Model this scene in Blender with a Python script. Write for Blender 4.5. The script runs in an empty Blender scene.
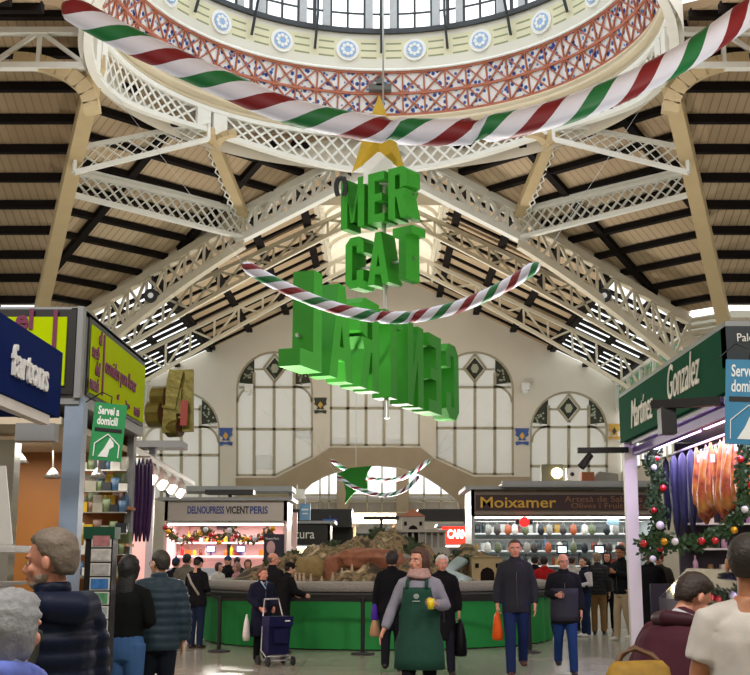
import bpy, math, random
from math import sin, cos, pi, radians as R, sqrt, atan, tan, atan2
from mathutils import Vector as V, Matrix, noise
random.seed(7)
scene = bpy.context.scene
col = scene.collection
F, TH, CX, CY, EYE = 1150.0, 0.191, 381.2, 337.5, 1.58
def at(px, py, Y):
    """world point seen at a photo pixel, at distance Y down the hall"""
    a = (px-CX)/F; b = (CY-py)/F
    d = V((a, cos(TH)-b*sin(TH), sin(TH)+b*cos(TH)))
    return V((d.x/d.y*Y, Y, d.z/d.y*Y+EYE))
def gx(px, Y, z=0.0): return (px-CX)/F*(Y*cos(TH)+z*sin(TH))
def gz(py, Y): return tan(TH-atan((py-CY)/F))*Y+EYE
def srgb(h):
    h = h.lstrip('#'); o = []
    for i in (0, 2, 4):
        c = int(h[i:i+2], 16)/255
        o.append(c/12.92 if c <= .04045 else ((c+.055)/1.055)**2.4)
    return (*o, 1)
MC = {}
def mat(name, color, rough=.6, metal=0, var=.12, scale=6, bump=0, spec=.5, emit=0, emitc=None, trans=0, coat=0):
    if name in MC: return MC[name]
    m = bpy.data.materials.new(name); m.use_nodes = True
    nt = m.node_tree; b = nt.nodes['Principled BSDF']
    c = srgb(color) if isinstance(color, str) else color
    b.inputs['Roughness'].default_value = rough; b.inputs['Metallic'].default_value = metal
    b.inputs['Specular IOR Level'].default_value = spec
    b.inputs['Coat Weight'].default_value = coat
    tc = nt.nodes.new('ShaderNodeTexCoord')
    n = nt.nodes.new('ShaderNodeTexNoise'); n.inputs['Scale'].default_value = scale; n.inputs['Detail'].default_value = 3
    nt.links.new(tc.outputs['Object'], n.inputs['Vector'])
    mx = nt.nodes.new('ShaderNodeMix'); mx.data_type = 'RGBA'
    mx.inputs[6].default_value = tuple(x*(1-var) for x in c[:3])+(1,)
    mx.inputs[7].default_value = tuple(min(1, x*(1+var)) for x in c[:3])+(1,)
    nt.links.new(n.outputs['Fac'], mx.inputs[0]); nt.links.new(mx.outputs[2], b.inputs['Base Color'])
    if bump:
        bp = nt.nodes.new('ShaderNodeBump'); bp.inputs['Strength'].default_value = bump; bp.inputs['Distance'].default_value = .02
        nt.links.new(n.outputs['Fac'], bp.inputs['Height']); nt.links.new(bp.outputs[0], b.inputs['Normal'])
    if emit:
        b.inputs['Emission Color'].default_value = srgb(emitc) if emitc else c
        b.inputs['Emission Strength'].default_value = emit
    if trans:
        t = nt.nodes.new('ShaderNodeBsdfTranslucent'); t.inputs[0].default_value = c
        s = nt.nodes.new('ShaderNodeMixShader'); s.inputs[0].default_value = trans
        nt.links.new(b.outputs[0], s.inputs[1]); nt.links.new(t.outputs[0], s.inputs[2])
        nt.links.new(s.outputs[0], nt.nodes['Material Output'].inputs[0])
    MC[name] = m
    return m
def N(nt, t, **kw):
    n = nt.nodes.new(t)
    for k, v in kw.items(): setattr(n, k, v)
    return n
def math_(nt, op, a, b=None):
    n = nt.nodes.new('ShaderNodeMath'); n.operation = op
    for i, x in enumerate((a, b)):
        if x is None: continue
        if isinstance(x, (int, float)): n.inputs[i].default_value = x
        else: nt.links.new(x, n.inputs[i])
    return n.outputs[0]
def uvmat(name, rough=.6, metal=0):
    m = bpy.data.materials.new(name); m.use_nodes = True; nt = m.node_tree
    b = nt.nodes['Principled BSDF']; b.inputs['Roughness'].default_value = rough; b.inputs['Metallic'].default_value = metal
    uv = nt.nodes.new('ShaderNodeUVMap'); sp = nt.nodes.new('ShaderNodeSeparateXYZ'); nt.links.new(uv.outputs[0], sp.inputs[0])
    MC[name] = m
    return m, nt, b, sp.outputs[0], sp.outputs[1]
def ramp(nt, fac, stops, const=True):
    r = nt.nodes.new('ShaderNodeValToRGB'); r.color_ramp.interpolation = 'CONSTANT' if const else 'LINEAR'
    e = r.color_ramp.elements
    while len(e) < len(stops): e.new(.5)
    for i, (p, c) in enumerate(stops): e[i].position = p; e[i].color = srgb(c)
    nt.links.new(fac, r.inputs[0]); return r.outputs[0]

class MB:
    def __init__(s): s.v = []; s.f = []; s.m = []; s.uv = {}; s.sm = []
    def add(s, vs, fs, mi=0, sm=False, uvs=None):
        o = len(s.v); s.v += [V(p) for p in vs]
        for i, f in enumerate(fs):
            s.f.append(tuple(o+j for j in f)); s.m.append(mi); s.sm.append(sm)
            if uvs: s.uv[len(s.f)-1] = uvs[i]
        return s
    def box(s, c, d, rz=0, mi=0, M=None):
        c = V(c); h = [x/2 for x in d]; vs = []
        M = M or Matrix.Rotation(rz, 3, 'Z')
        for z in (-1, 1):
            for y in (-1, 1):
                for x in (-1, 1): vs.append(M @ V((x*h[0], y*h[1], z*h[2]))+c)
        return s.add(vs, [(0, 2, 3, 1), (4, 5, 7, 6), (0, 1, 5, 4), (2, 6, 7, 3), (0, 4, 6, 2), (1, 3, 7, 5)], mi)
    def bar(s, a, b, w, h, up=(0, 0, 1), mi=0):
        a, b = V(a), V(b); t = (b-a)
        if t.length < 1e-6: return s
        t.normalize(); up = V(up); sd = t.cross(up)
        if sd.length < 1e-3: sd = t.cross(V((1, 0, 0)))
        sd.normalize(); u = sd.cross(t); vs = []
        for p in (a, b):
            for x, y in ((-1, -1), (1, -1), (1, 1), (-1, 1)): vs.append(p+sd*x*w/2+u*y*h/2)
        return s.add(vs, [(0, 1, 2, 3), (7, 6, 5, 4), (0, 4, 5, 1), (1, 5, 6, 2), (2, 6, 7, 3), (3, 7, 4, 0)], mi)
    def tube(s, pts, rad, n=10, mi=0, uvs=False, ref=(1, 0, 0), sm=True):
        pts = [V(p) for p in pts]; k = len(pts)
        if not isinstance(rad, (list, tuple)) : rad = [rad]*k
        rings = []; L = 0; ul = []
        for i, p in enumerate(pts):
            t = (pts[min(i+1, k-1)]-pts[max(i-1, 0)]); t = t.normalized() if t.length > 1e-9 else V((0, 0, 1))
            r = V(ref); sd = r-t*r.dot(t)
            if sd.length < .1: r = V((0, 1, 0)); sd = r-t*r.dot(t)
            sd.normalize(); u = t.cross(sd)
            rx, ry = rad[i] if isinstance(rad[i], (tuple, list)) else (rad[i], rad[i])
            rings.append([p+sd*cos(2*pi*j/n)*rx+u*sin(2*pi*j/n)*ry for j in range(n)])
            if i: L += (p-pts[i-1]).length
            ul.append(L)
        vs = [v for r in rings for v in r]; fs = []; uu = []
        for i in range(k-1):
            for j in range(n):
                j2 = (j+1) % n
                fs.append((i*n+j, i*n+j2, (i+1)*n+j2, (i+1)*n+j))
                uu.append([(ul[i], j/n), (ul[i], (j+1)/n), (ul[i+1], (j+1)/n), (ul[i+1], j/n)])
        fs.append(tuple(range(n-1, -1, -1))); fs.append(tuple((k-1)*n+j for j in range(n)))
        uu += [[(0, 0)]*n, [(L, 0)]*n]
        return s.add(vs, fs, mi, sm, uu if uvs else None)
    def cyl(s, a, b, r, n=12, mi=0, r2=None): return s.tube([a, b], [r, r if r2 is None else r2], n, mi, sm=False)
    def sph(s, c, r, n=10, mi=0, sc=(1, 1, 1), M=None, nz=0, sd=0):
        vs = []; fs = []; m = max(4, n//2+1); c = V(c)
        for i in range(m+1):
            for j in range(n):
                a = pi*i/m; b = 2*pi*j/n
                p = V((sin(a)*cos(b), sin(a)*sin(b), cos(a)))
                q = 1+(noise.noise(p*2.3+V((sd, sd, sd)))*nz if nz else 0)
                p = V((p.x*sc[0]*r*q, p.y*sc[1]*r*q, p.z*sc[2]*r*q))
                vs.append((M @ p if M else p)+c)
        for i in range(m):
            for j in range(n):
                j2 = (j+1) % n; fs.append((i*n+j, (i+1)*n+j, (i+1)*n+j2, i*n+j2))
        return s.add(vs, fs, mi, True)
    def lathe(s, prof, c=(0, 0, 0), n=16, mi=0, a0=0, a1=2*pi, uvs=False, sm=True):
        c = V(c); full = abs(a1-a0-2*pi) < 1e-6; k = n if full else n+1; vs = []; fs = []; uu = []
        for i in range(k):
            a = a0+(a1-a0)*i/n
            for r, z in prof: vs.append(c+V((r*sin(a), r*cos(a), z)))
        m = len(prof)
        for i in range(n):
            i2 = (i+1) % k
            for j in range(m-1):
                fs.append((i*m+j, i*m+j+1, i2*m+j+1, i2*m+j)); u0, u1 = i/n, (i+1)/n
                uu.append([(u0, j/(m-1)), (u0, (j+1)/(m-1)), (u1, (j+1)/(m-1)), (u1, j/(m-1))])
        return s.add(vs, fs, mi, sm, uu if uvs else None)
    def prism(s, poly, fn, d0, d1, mi=0, uvs=False):
        """poly 2-D outline; fn(u, v, d) -> 3-D"""
        n = len(poly); vs = [fn(u, v, d0) for u, v in poly]+[fn(u, v, d1) for u, v in poly]
        fs = [tuple(range(n-1, -1, -1)), tuple(range(n, 2*n))]+[(i, (i+1) % n, n+(i+1) % n, n+i) for i in range(n)]
        return s.add(vs, fs, mi)
    def join(s, o, M, mi=None):
        off = len(s.v); s.v += [M @ v for v in o.v]
        for i, f in enumerate(o.f):
            s.f.append(tuple(off+j for j in f)); s.m.append(o.m[i] if mi is None else mi); s.sm.append(o.sm[i])
        return s
    def mesh(s, name, mats=()):
        me = bpy.data.meshes.new(name); me.from_pydata([tuple(v) for v in s.v], [], s.f)
        for m in (mats if isinstance(mats, (list, tuple)) else [mats]):
            if m: me.materials.append(m)
        me.polygons.foreach_set('material_index', s.m); me.polygons.foreach_set('use_smooth', s.sm)
        if s.uv:
            l = me.uv_layers.new(name='UVMap')
            for i, uvs in s.uv.items():
                for li, uv in zip(me.polygons[i].loop_indices, uvs): l.data[li].uv = uv
        me.update(); return me
    def build(s, name, mats, parent=None, world=True, fix=True):
        """link as ONE object; with world=True the vertices are in world space and are moved into the parent's frame"""
        loc = V((0, 0, 0))
        if parent is not None and world:
            loc = V(parent.location)
            if parent.parent: loc += V(parent.parent.location)
        elif parent is None and world:
            c = sum(s.v, V((0, 0, 0)))/len(s.v); loc = V((c.x, c.y, min(v.z for v in s.v)))
        if world: s.v = [v-loc for v in s.v]
        me = s.mesh(name, mats)
        if fix: recalc(me)
        o = bpy.data.objects.new(name, me); col.objects.link(o)
        if parent is not None: o.parent = parent
        elif world: o.location = loc
        return o
import bmesh
def recalc(me):
    bm = bmesh.new(); bm.from_mesh(me); bmesh.ops.recalc_face_normals(bm, faces=bm.faces); bm.to_mesh(me); bm.free()
def tag(o, label=None, cat=None, group=None, kind=None):
    if label: o['label'] = label
    if cat: o['category'] = cat
    if group: o['group'] = group
    if kind: o['kind'] = kind
    return o
def empty(name, loc, rz=0, label=None, cat=None, group=None, kind=None):
    o = bpy.data.objects.new(name, None); o.empty_display_size = .2; col.objects.link(o)
    o.location = loc; o.rotation_euler = (0, 0, rz)
    return tag(o, label, cat, group, kind)
def copy_tree(o, parent=None):
    c = o.copy(); col.objects.link(c)
    if parent: c.parent = parent
    for ch in list(o.children): copy_tree(ch, c)
    return c
def solid(mb, vox, it=2, fac=.5):
    """fuse overlapping volumes of an MB into one continuous surface; returns a new MB"""
    me = mb.mesh('tmp'); o = bpy.data.objects.new('tmp', me); col.objects.link(o)
    r = o.modifiers.new('r', 'REMESH'); r.mode = 'VOXEL'; r.voxel_size = vox; r.use_smooth_shade = True
    if it: q = o.modifiers.new('s', 'SMOOTH'); q.iterations = it; q.factor = fac
    dg = bpy.context.evaluated_depsgraph_get(); e = o.evaluated_get(dg); em = e.to_mesh()
    out = MB(); out.v = [v.co.copy() for v in em.vertices]; out.f = [tuple(p.vertices) for p in em.polygons]
    out.m = [0]*len(out.f); out.sm = [True]*len(out.f)
    e.to_mesh_clear(); bpy.data.objects.remove(o); bpy.data.meshes.remove(me)
    return out
def text_mb(body, size, fn, depth=.01, xs=1.0, shear=0, align='LEFT', bold=0, sp=1.0):
    """lettering as an MB; fn(u, v, d) -> 3-D point"""
    cu = bpy.data.curves.new('t', 'FONT'); cu.body = body; cu.size = size; cu.extrude = .5; cu.shear = shear
    cu.align_x = align; cu.offset = bold; cu.space_character = sp; cu.resolution_u = 3
    o = bpy.data.objects.new('t', cu); col.objects.link(o)
    dg = bpy.context.evaluated_depsgraph_get(); e = o.evaluated_get(dg); em = e.to_mesh()
    out = MB(); out.v = [V(fn(v.co.x*xs, v.co.y, (v.co.z+.5)*depth)) for v in em.vertices]
    out.f = [tuple(p.vertices) for p in em.polygons]; out.m = [0]*len(out.f); out.sm = [False]*len(out.f)
    e.to_mesh_clear(); bpy.data.objects.remove(o); bpy.data.curves.remove(cu)
    return out
def facing(x, y, z):
    """text frame on a face looking at the camera (towards -Y)"""
    return lambda u, v, d: V((x+u, y-d, z+v))
# ---- shared materials
white_iron = mat('white painted iron', '#eeeee8', .5, var=.06, scale=3)
cream_iron = mat('cream painted iron', '#d8cfba', .55, var=.07, scale=3)
tan_iron = mat('tan painted iron', '#c9b38a', .6, var=.08, scale=2)
dark_wood = mat('dark stained timber', '#17110f', .8, var=.2, scale=4, spec=.15)
stone = mat('pale plaster', '#d8d0c2', .85, var=.09, scale=.6, bump=.1)
tan_stone = mat('tan stone', '#a3927a', .85, var=.14, scale=1.2, bump=.2)
frame_m = mat('window bars', '#a89e86', .5)
black_m = mat('black plastic', '#121214', .45, var=.05)
grey_metal = mat('grey painted metal', '#8b8e90', .4, metal=.2, var=.05)
steel = mat('brushed steel', '#c0c0bc', .28, metal=.9, var=.06)
chrome = mat('chrome', '#dddddd', .15, metal=1, var=.02)
white_m = mat('white laminate', '#e9e8e4', .4, var=.03)
blue_tile = mat('blue glazed tile', '#2f4f94', .3, var=.3, scale=9)
ochre_tile = mat('ochre glazed tile', '#c79a3c', .3, var=.2, scale=9)
green_tile = mat('green glazed tile', '#1f7a5c', .3, var=.3, scale=7)
wood_m = mat('orange brown wood panel', '#a5692d', .5, var=.15, scale=2)
glass = mat('clear glass', '#dfe8ea', .05, var=0); glass.node_tree.nodes['Principled BSDF'].inputs['Transmission Weight'].default_value = 1
_b = glass.node_tree.nodes['Principled BSDF']; _b.inputs['IOR'].default_value = 1.05
# ================= hall geometry (heights relative to eye in the fit) =================
C, RN, ZN, ZR, K, W, YW, HT = 34.5, 9.09, 15.36+EYE, 16.61+EYE, .49, 13.4, 64.7, .41421
BB = ZR+K*RN/sqrt(2)
plank, nt, b, u, v = uvmat('tan ceiling planks', .75)
ln = math_(nt, 'LESS_THAN', math_(nt, 'FRACT', math_(nt, 'MULTIPLY', u, 3.3)), .12)
nz = N(nt, 'ShaderNodeTexNoise'); nz.inputs['Scale'].default_value = 1.3; nz.inputs['Detail'].default_value = 4
r1 = ramp(nt, nz.outputs['Fac'], [(.3, '#ab9274'), (.7, '#c9b494')], False)
mx = N(nt, 'ShaderNodeMix', data_type='RGBA'); nt.links.new(ln, mx.inputs[0]); nt.links.new(r1, mx.inputs[6]); mx.inputs[7].default_value = srgb('#957c5e')
nt.links.new(mx.outputs[2], b.inputs['Base Color'])
sky_pane = mat('frosted roof glazing', '#f2f4f2', .5, var=.02, trans=.8)

def clip(poly, n, v):
    """segments where the line dot(p,n)=v crosses a plan polygon"""
    d = V((-n.y, n.x)); xs = []
    for i in range(len(poly)):
        a, b2 = V(poly[i]), V(poly[(i+1) % len(poly)]); fa, fb = a.dot(n)-v, b2.dot(n)-v
        if (fa < 0) != (fb < 0):
            t = fa/(fa-fb); xs.append((a+(b2-a)*t).dot(d))
    xs.sort(); return [(d*xs[i]+n*v, d*xs[i+1]+n*v) for i in range(0, len(xs)-1, 2) if xs[i+1]-xs[i] > .4]
RU, RF_ = .05, .62
def roof(name, poly, zf0, n, first, step, rstep, parent_label=None, glaze=None, bw=.26, rw=.3, roff=0, bd=.3, rd=.4, ru=RF_):
    """one roof slope: boards above, dark purlins and rafters below"""
    zf = lambda x, y: zf0(x, y)+ru
    n = V(n).normalized(); d = V((-n.y, n.x)); mb = MB()
    top = [V((x, y, zf(x, y)+.28)) for x, y in poly]; bot = [V((x, y, zf(x, y))) for x, y in poly]; k = len(poly)
    uv = [(V(p).dot(d), V(p).dot(n)) for p in poly]
    mb.add(bot+top, [tuple(range(k)), tuple(range(2*k-1, k-1, -1))]+[(i, (i+1) % k, k+(i+1) % k, k+i) for i in range(k)], 0, False,
           [uv, uv[::-1]]+[[(0, 0)]*4]*k)
    o = mb.build(name, [plank]); tag(o, kind='structure')
    vs = [V(p).dot(n) for p in poly]; v0, v1 = min(vs), max(vs)
    pm = MB(); vv = v0+first
    while vv < v1-.1:
        for a, c in clip(poly, n, vv): pm.bar((a.x, a.y, zf(*a)-bd/2+.02), (c.x, c.y, zf(*c)-bd/2+.02), bw, bd)
        vv += step
    p = pm.build('purlins', [dark_wood], o)
    us = [V(q).dot(d) for q in poly]; rm = MB(); uu = min(us)+rstep*.5+roff
    while uu < max(us)-.1:
        for a, c in clip(poly, d, uu): rm.bar((a.x, a.y, zf(*a)-rd/2+.02), (c.x, c.y, zf(*c)-rd/2+.02), rw, rd)
        uu += rstep
    rm.build('rafters', [dark_wood], o)
    return o
Y0 = C+RN
LH = 2.9     # half width of the ridge lantern
for s in (-1, 1):
    arm = [(s*.05, Y0+.02), (s*.05, 48), (s*LH, 48), (s*LH, 62.5), (s*.05, 62.5), (s*.05, YW), (s*9.8, YW), (s*9.8, Y0+HT*9.8)]
    roof('ceiling', arm, lambda x, y: ZR-K*abs(x), (s, 0), 1.2, 2.1, 1.6, bd=.18, rd=.13, bw=.34, rw=.26, ru=RU)
    # lower strip: purlins with white glazing between them
    zz = lambda x: ZR+RU-K*abs(x)
    sk = MB(); sk.add([(s*9.8, Y0+HT*9.8, zz(9.8)), (s*W, Y0+HT*W, zz(W)), (s*W, YW, zz(W)), (s*9.8, YW, zz(9.8))], [(0, 1, 2, 3)])
    sko = sk.build('skylight', [sky_pane]); tag(sko, kind='structure')
    m = MB(); y = 49.5
    while y < YW-.5:
        m.bar((s*max(9.8, 9.8), max(y, Y0+HT*9.8), zz(9.8)-.08), (s*W, max(y, Y0+HT*W), zz(W)-.08), .42, .1); y += 1.1
    for x in (9.8, 11.6, W-.1): m.bar((s*x, Y0+HT*x, zz(x)-.1), (s*x, YW, zz(x)-.1), .3, .18)
    m.build('skylight_bars', [dark_wood], sko)
    # diagonal facet
    arc = [(s*(RN+.12)*cos(a), C+(RN+.12)*sin(a)) for a in [R(2+i*86/12) for i in range(13)]]
    fac = arc+[(s*HT*0+s*W, C+RN+HT*W), (s*(RN+HT*W), C+W)]
    roof('ceiling', fac, lambda x, y: BB-K*(abs(x)+abs(y-C))/sqrt(2), (s, 1), 1.75, 1.18, 4.4, roff=1.2, bd=.22, rd=.26, bw=.3)
    # side arm, far slope and part of the near slope
    roof('ceiling', [(s*(RN+.05), C+.05), (s*(RN+HT*W), C+W), (s*30, C+W), (s*30, C+.05)], lambda x, y: ZR-K*abs(y-C), (0, 1), 1.15, 1.3, 6.5, roff=4)
    roof('ceiling', [(s*(RN+.05), C-.05), (s*30, C-.05), (s*30, C-6), (s*(RN+HT*6), C-6)], lambda x, y: ZR-.33*abs(y-C), (0, -1), 1.15, 1.3, 6.5)
# ridge lantern over the far arm
zl = ZR+RU-K*LH
m = MB()
prof = [(LH*cos(a), zl+1.3+1.1*sin(a)) for a in [pi*i/14 for i in range(15)]]
for i in range(14):
    (x0, z0), (x1, z1) = prof[i], prof[i+1]
    m.add([(x0, 48, z0), (x1, 48, z1), (x1, 62.5, z1), (x0, 62.5, z0)], [(0, 1, 2, 3)], 0, True)
m.add([(x, 62.5, z) for x, z in prof]+[(-LH, 62.5, zl), (LH, 62.5, zl)], [tuple(range(17))])
m.add([(x, 48, z) for x, z in prof]+[(-LH, 48, zl-.1), (LH, 48, zl-.1)], [tuple(range(17))])
lv = m.build('ceiling', [mat('cream vault plaster', '#e6dcc6', .8, trans=.35)], fix=False); tag(lv, kind='structure')
m = MB()
for s in (-1, 1):
    m.add([(s*LH, 48, zl), (s*LH, 62.5, zl), (s*LH, 62.5, zl+1.3), (s*LH, 48, zl+1.3)], [(0, 1, 2, 3)])
m.build('lantern_glazing', [sky_pane], lv)
m = MB()
for s in (-1, 1):
    y = 48.4
    while y < 62.5: m.box((s*(LH-.04), y, zl+.65), (.1, .12, 1.3)); y += 1.4
    m.box((s*(LH-.03), 55.2, zl+.02), (.2, 14.5, .24)); m.box((s*(LH-.03), 55.2, zl+1.3), (.2, 14.5, .2))
for y in (49, 51.8, 54.6, 57.4, 60.2):
    for i in range(14): m.bar((prof[i][0]*.97, y, prof[i][1]-.06), (prof[i+1][0]*.97, y, prof[i+1][1]-.06), .16, .16)
m.build('lantern_ribs', [cream_iron], lv)

# ---- trusses
def ring_pt(deg, r, z): a = R(deg); return V((r*sin(a), C+r*cos(a), z))
def lattice(mb, a, b, h, n, w=.12, dn=None, t=.05, both=True):
    """a flat lattice girder: a,b top chord ends, h depth, crossed flats"""
    a, b = V(a), V(b); dn = dn or V((0, 0, -1)); ax = (b-a).normalized(); nn = ax.cross(dn).normalized()
    h0, h1 = h if isinstance(h, tuple) else (h, h)
    mb.bar(a+dn*.07, b+dn*.07, .26, .15, dn); mb.bar(a+dn*h0, b+dn*h1, .26, .15, dn)
    for i in range(n):
        for p, q in ((0, 1), (1, 0)):
            for k in (0, 1):
                t0, t1 = max(0, (i-.5+2*p)/n), min(1, (i-.5+2*q)/n)
                if k or i == n-1 or i == 0 and 0: continue
                t0, t1 = (i+2*p)/n, (i+2*q)/n
                hh = lambda t: h0+(h1-h0)*t
                if k == 0: P0, P1 = a.lerp(b, t0)+dn*.1, a.lerp(b, t1)+dn*hh(t1)
                else: continue
                mb.bar(P0+nn*t*(p-.5), P1+nn*t*(p-.5), w, .03, nn.cross(P1-P0))
    mb.bar(a, a+dn*h0, .2, .12, ax); mb.bar(b, b+dn*h1, .2, .12, ax)
def chordtruss(mb, top, bot, w=.2, th=.15, dia=.09, cross=False):
    for P in (top, bot):
        for i in range(len(P)-1): mb.bar(P[i], P[i+1], w, th)
    for i in range(len(top)):
        mb.bar(top[i], bot[i], dia, dia, (1, 0, 0))
        if i < len(top)-1:
            if i % 2 or cross: mb.bar(top[i], bot[i+1], dia, dia)
            if not i % 2 or cross: mb.bar(bot[i], top[i+1], dia, dia)
def hipB(s, t): return V((s*t, C+RN+HT*t, ZR-K*t))
def hipA(s, t): return V((s*(RN+HT*t), C+t, ZR-K*t))
side = {-1: 'left', 1: 'right'}
for s in (-1, 1):
    nm = side[s]
    M1, M2 = hipA(s, 5.7), hipB(s, 5.7)
    R0, R1, R2 = ring_pt(0, RN, ZN+1.0), V((s*RN, C, ZR)), ring_pt(s*46, RN-.1, ZN+.5)
    m = MB(); lattice(m, M1+V((0, 0, .22)), M2+V((0, 0, .42)), (.9, 1.15), 17)
    m.bar(M1+V((0, 0, .3)), M2+V((0, 0, .5)), .3, .12)
    tag(m.build('lattice_girder', [white_iron]), 'long white lattice girder level across the %s diagonal roof facet' % nm, 'girder')
    m = MB(); lattice(m, R2+V((0, 0, .3)), hipA(s, 4)+V((0, -.1, -.40)), (.75, .95), 11, .12)
    tag(m.build('lattice_girder', [white_iron]), 'white lattice girder running down from the dome ring to the %s rib' % nm, 'girder')
    # short tan post from ring node to M2
    root = empty('tan_strut', R2, 0, 'tan curved strut from the dome ring to the %s arch truss' % nm, 'strut')
    m = MB(); m.bar(R2+V((0, 0, -.1)), M2+V((0, 0, .2)), .42, .3); m.build('post', [tan_iron], root)
    m = MB()
    ax = (M2-R2).normalized()
    for k in range(6):
        a = R(15*k); p0 = R2+ax*(.15+1.1*(1-cos(a)))+V((-s*(1.0-1.0*sin(a)), 0, -.1)); a2 = R(15*(k+1)); p1 = R2+ax*(.15+1.1*(1-cos(a2)))+V((-s*(1.0-1.0*sin(a2)), 0, -.1))
        m.bar(p0, p1, .3, .22)
        m.bar(p0+V((s*(2-2*sin(a))*1.0, 0, 0)), p1+V((s*(2-2*sin(a2))*1.0, 0, 0)), .3, .22)
    m.build('bracket', [tan_iron], root)
    m = MB(); sd = ax.cross(V((0, 0, 1))).normalized()
    for k in range(9):
        p = R2.lerp(M2, .2+k*.085)+V((s*.28, -.05, 0)); q = R2.lerp(M2, .2+(k+1)*.085)+V((s*.28, -.05, 0))
        m.bar(p+sd*.12, q-sd*.12, .05, .04); m.bar(p-sd*.12, q+sd*.12, .05, .04)
    m.build('lacing', [white_iron], root)
    # truss from the ring centre to M2
    top = [R0.lerp(M2+V((0, 0, .3)), i/7)+V((s*.3, .1, 0)) for i in range(8)]; bot = [p+V((0, 0, -1.15)) for p in top]
    m = MB(); chordtruss(m, top, bot, .34, .3, .15, True)
    tag(m.build('roof_truss', [white_iron]), 'white crossed truss rising to the dome ring on the %s of the green sign' % nm, 'truss')
    # hip A rib: tan
    root = empty('tan_rib', hipA(s, 12.4)+V((0, 0, -.6)), 0, 'long tan roof rib from the dome ring down the far %s side' % nm, 'rib')
    m = MB(); m.bar(R1+V((0, 0, -.9)), hipA(s, 6)+V((0, 0, -.55)), .52, .6); m.bar(hipA(s, 6)+V((0, 0, -.55)), hipA(s, W)+V((0, 0, -.5)), .52, .6)
    m.build('rib', [tan_iron], root)
    m = MB()
    for k in range(8):
        a, a2 = R(k*11.25), R((k+1)*11.25)
        f = lambda a: V((s*(RN+.1+2.6*(1-sin(a))), C+.1, ZR-.85-2.0*(1-cos(a))*.9))
        m.bar(f(a), f(a2), .5, .3, (0, 1, 0))
    m.build('bracket', [tan_iron], root)
    # ridge truss of the side arm
    m = MB(); n = 12
    top = [V((s*(RN+.3+i*1.6), C, ZR+.1)) for i in range(n)]; bot = [p+V((0, 0, -1.2-0.0*i)) for i, p in enumerate(top)]
    chordtruss(m, top, bot, .3, .2, .13)
    tag(m.build('roof_truss', [white_iron]), 'white ridge truss running off level from the dome ring to the far %s' % nm, 'truss')
    # T1: arch truss on hip B, cream
    m = MB(); m.bar(hipB(s, .3)+V((0, .05, .36)), hipB(s, W)+V((0, .05, .36)), .12, .72); ts = [5.7+i*(W-5.7)/9 for i in range(10)]
    top = [hipB(s, t)+V((0, -.12, .16)) for t in ts]; bot = [hipB(s, t)+V((0, -.1, -1.05-.02*(t-5.7)**2.0)) for t in ts]
    chordtruss(m, top, bot, .34, .32, .11, True)
    bot2 = [bot[-1]+V((s*.25*i, .1*i, -.75*i-.10*i*i)) for i in range(5)]
    for i in range(4): m.bar(bot2[i], bot2[i+1], .34, .3)
    tag(m.build('roof_truss', [cream_iron]), 'cream arch truss sweeping down %s below the dome, the nearest on that side' % nm, 'truss')
for Yt, nm in ((50.2, 'middle'), (57.6, 'farthest')):
    for s in (-1, 1):
        m = MB(); n = 11; ts = [1.2+i*(W-1.2)/(n-1) for i in range(n)]
        top = [V((s*t, Yt, ZR-K*t-.3)) for t in ts]; bot = [V((s*t, Yt, ZR-K*t-1.0-.006*t**2)) for t in ts]
        chordtruss(m, top, bot, .26, .16, .1, Yt < 55)
        e = bot[-1]; q = [e, e+V((s*.15, 0, -1)), e+V((s*.2, 0, -3)), e+V((s*.2, 0, -5.5))]
        for i in range(3): m.bar(q[i], q[i+1], .34, .3)
        tag(m.build('roof_truss', [cream_iron]), '%s cream arch truss of the far hall, its %s half' % (nm, side[s]), 'truss')
    m = MB(); m.bar((-1.3, Yt, ZR-.95), (1.3, Yt, ZR-.95), .3, .2); m.bar((-1.3, Yt, ZR-1.75), (1.3, Yt, ZR-1.75), .3, .2)
    for i in range(4): m.bar((-1.2+i*.6, Yt, ZR-1.75), (-.6+i*.6, Yt, ZR-.95), .1, .1)
    tag(m.build('truss_tie', [cream_iron]), 'short cream tie joining both halves of the %s arch truss' % nm, 'truss')
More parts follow.
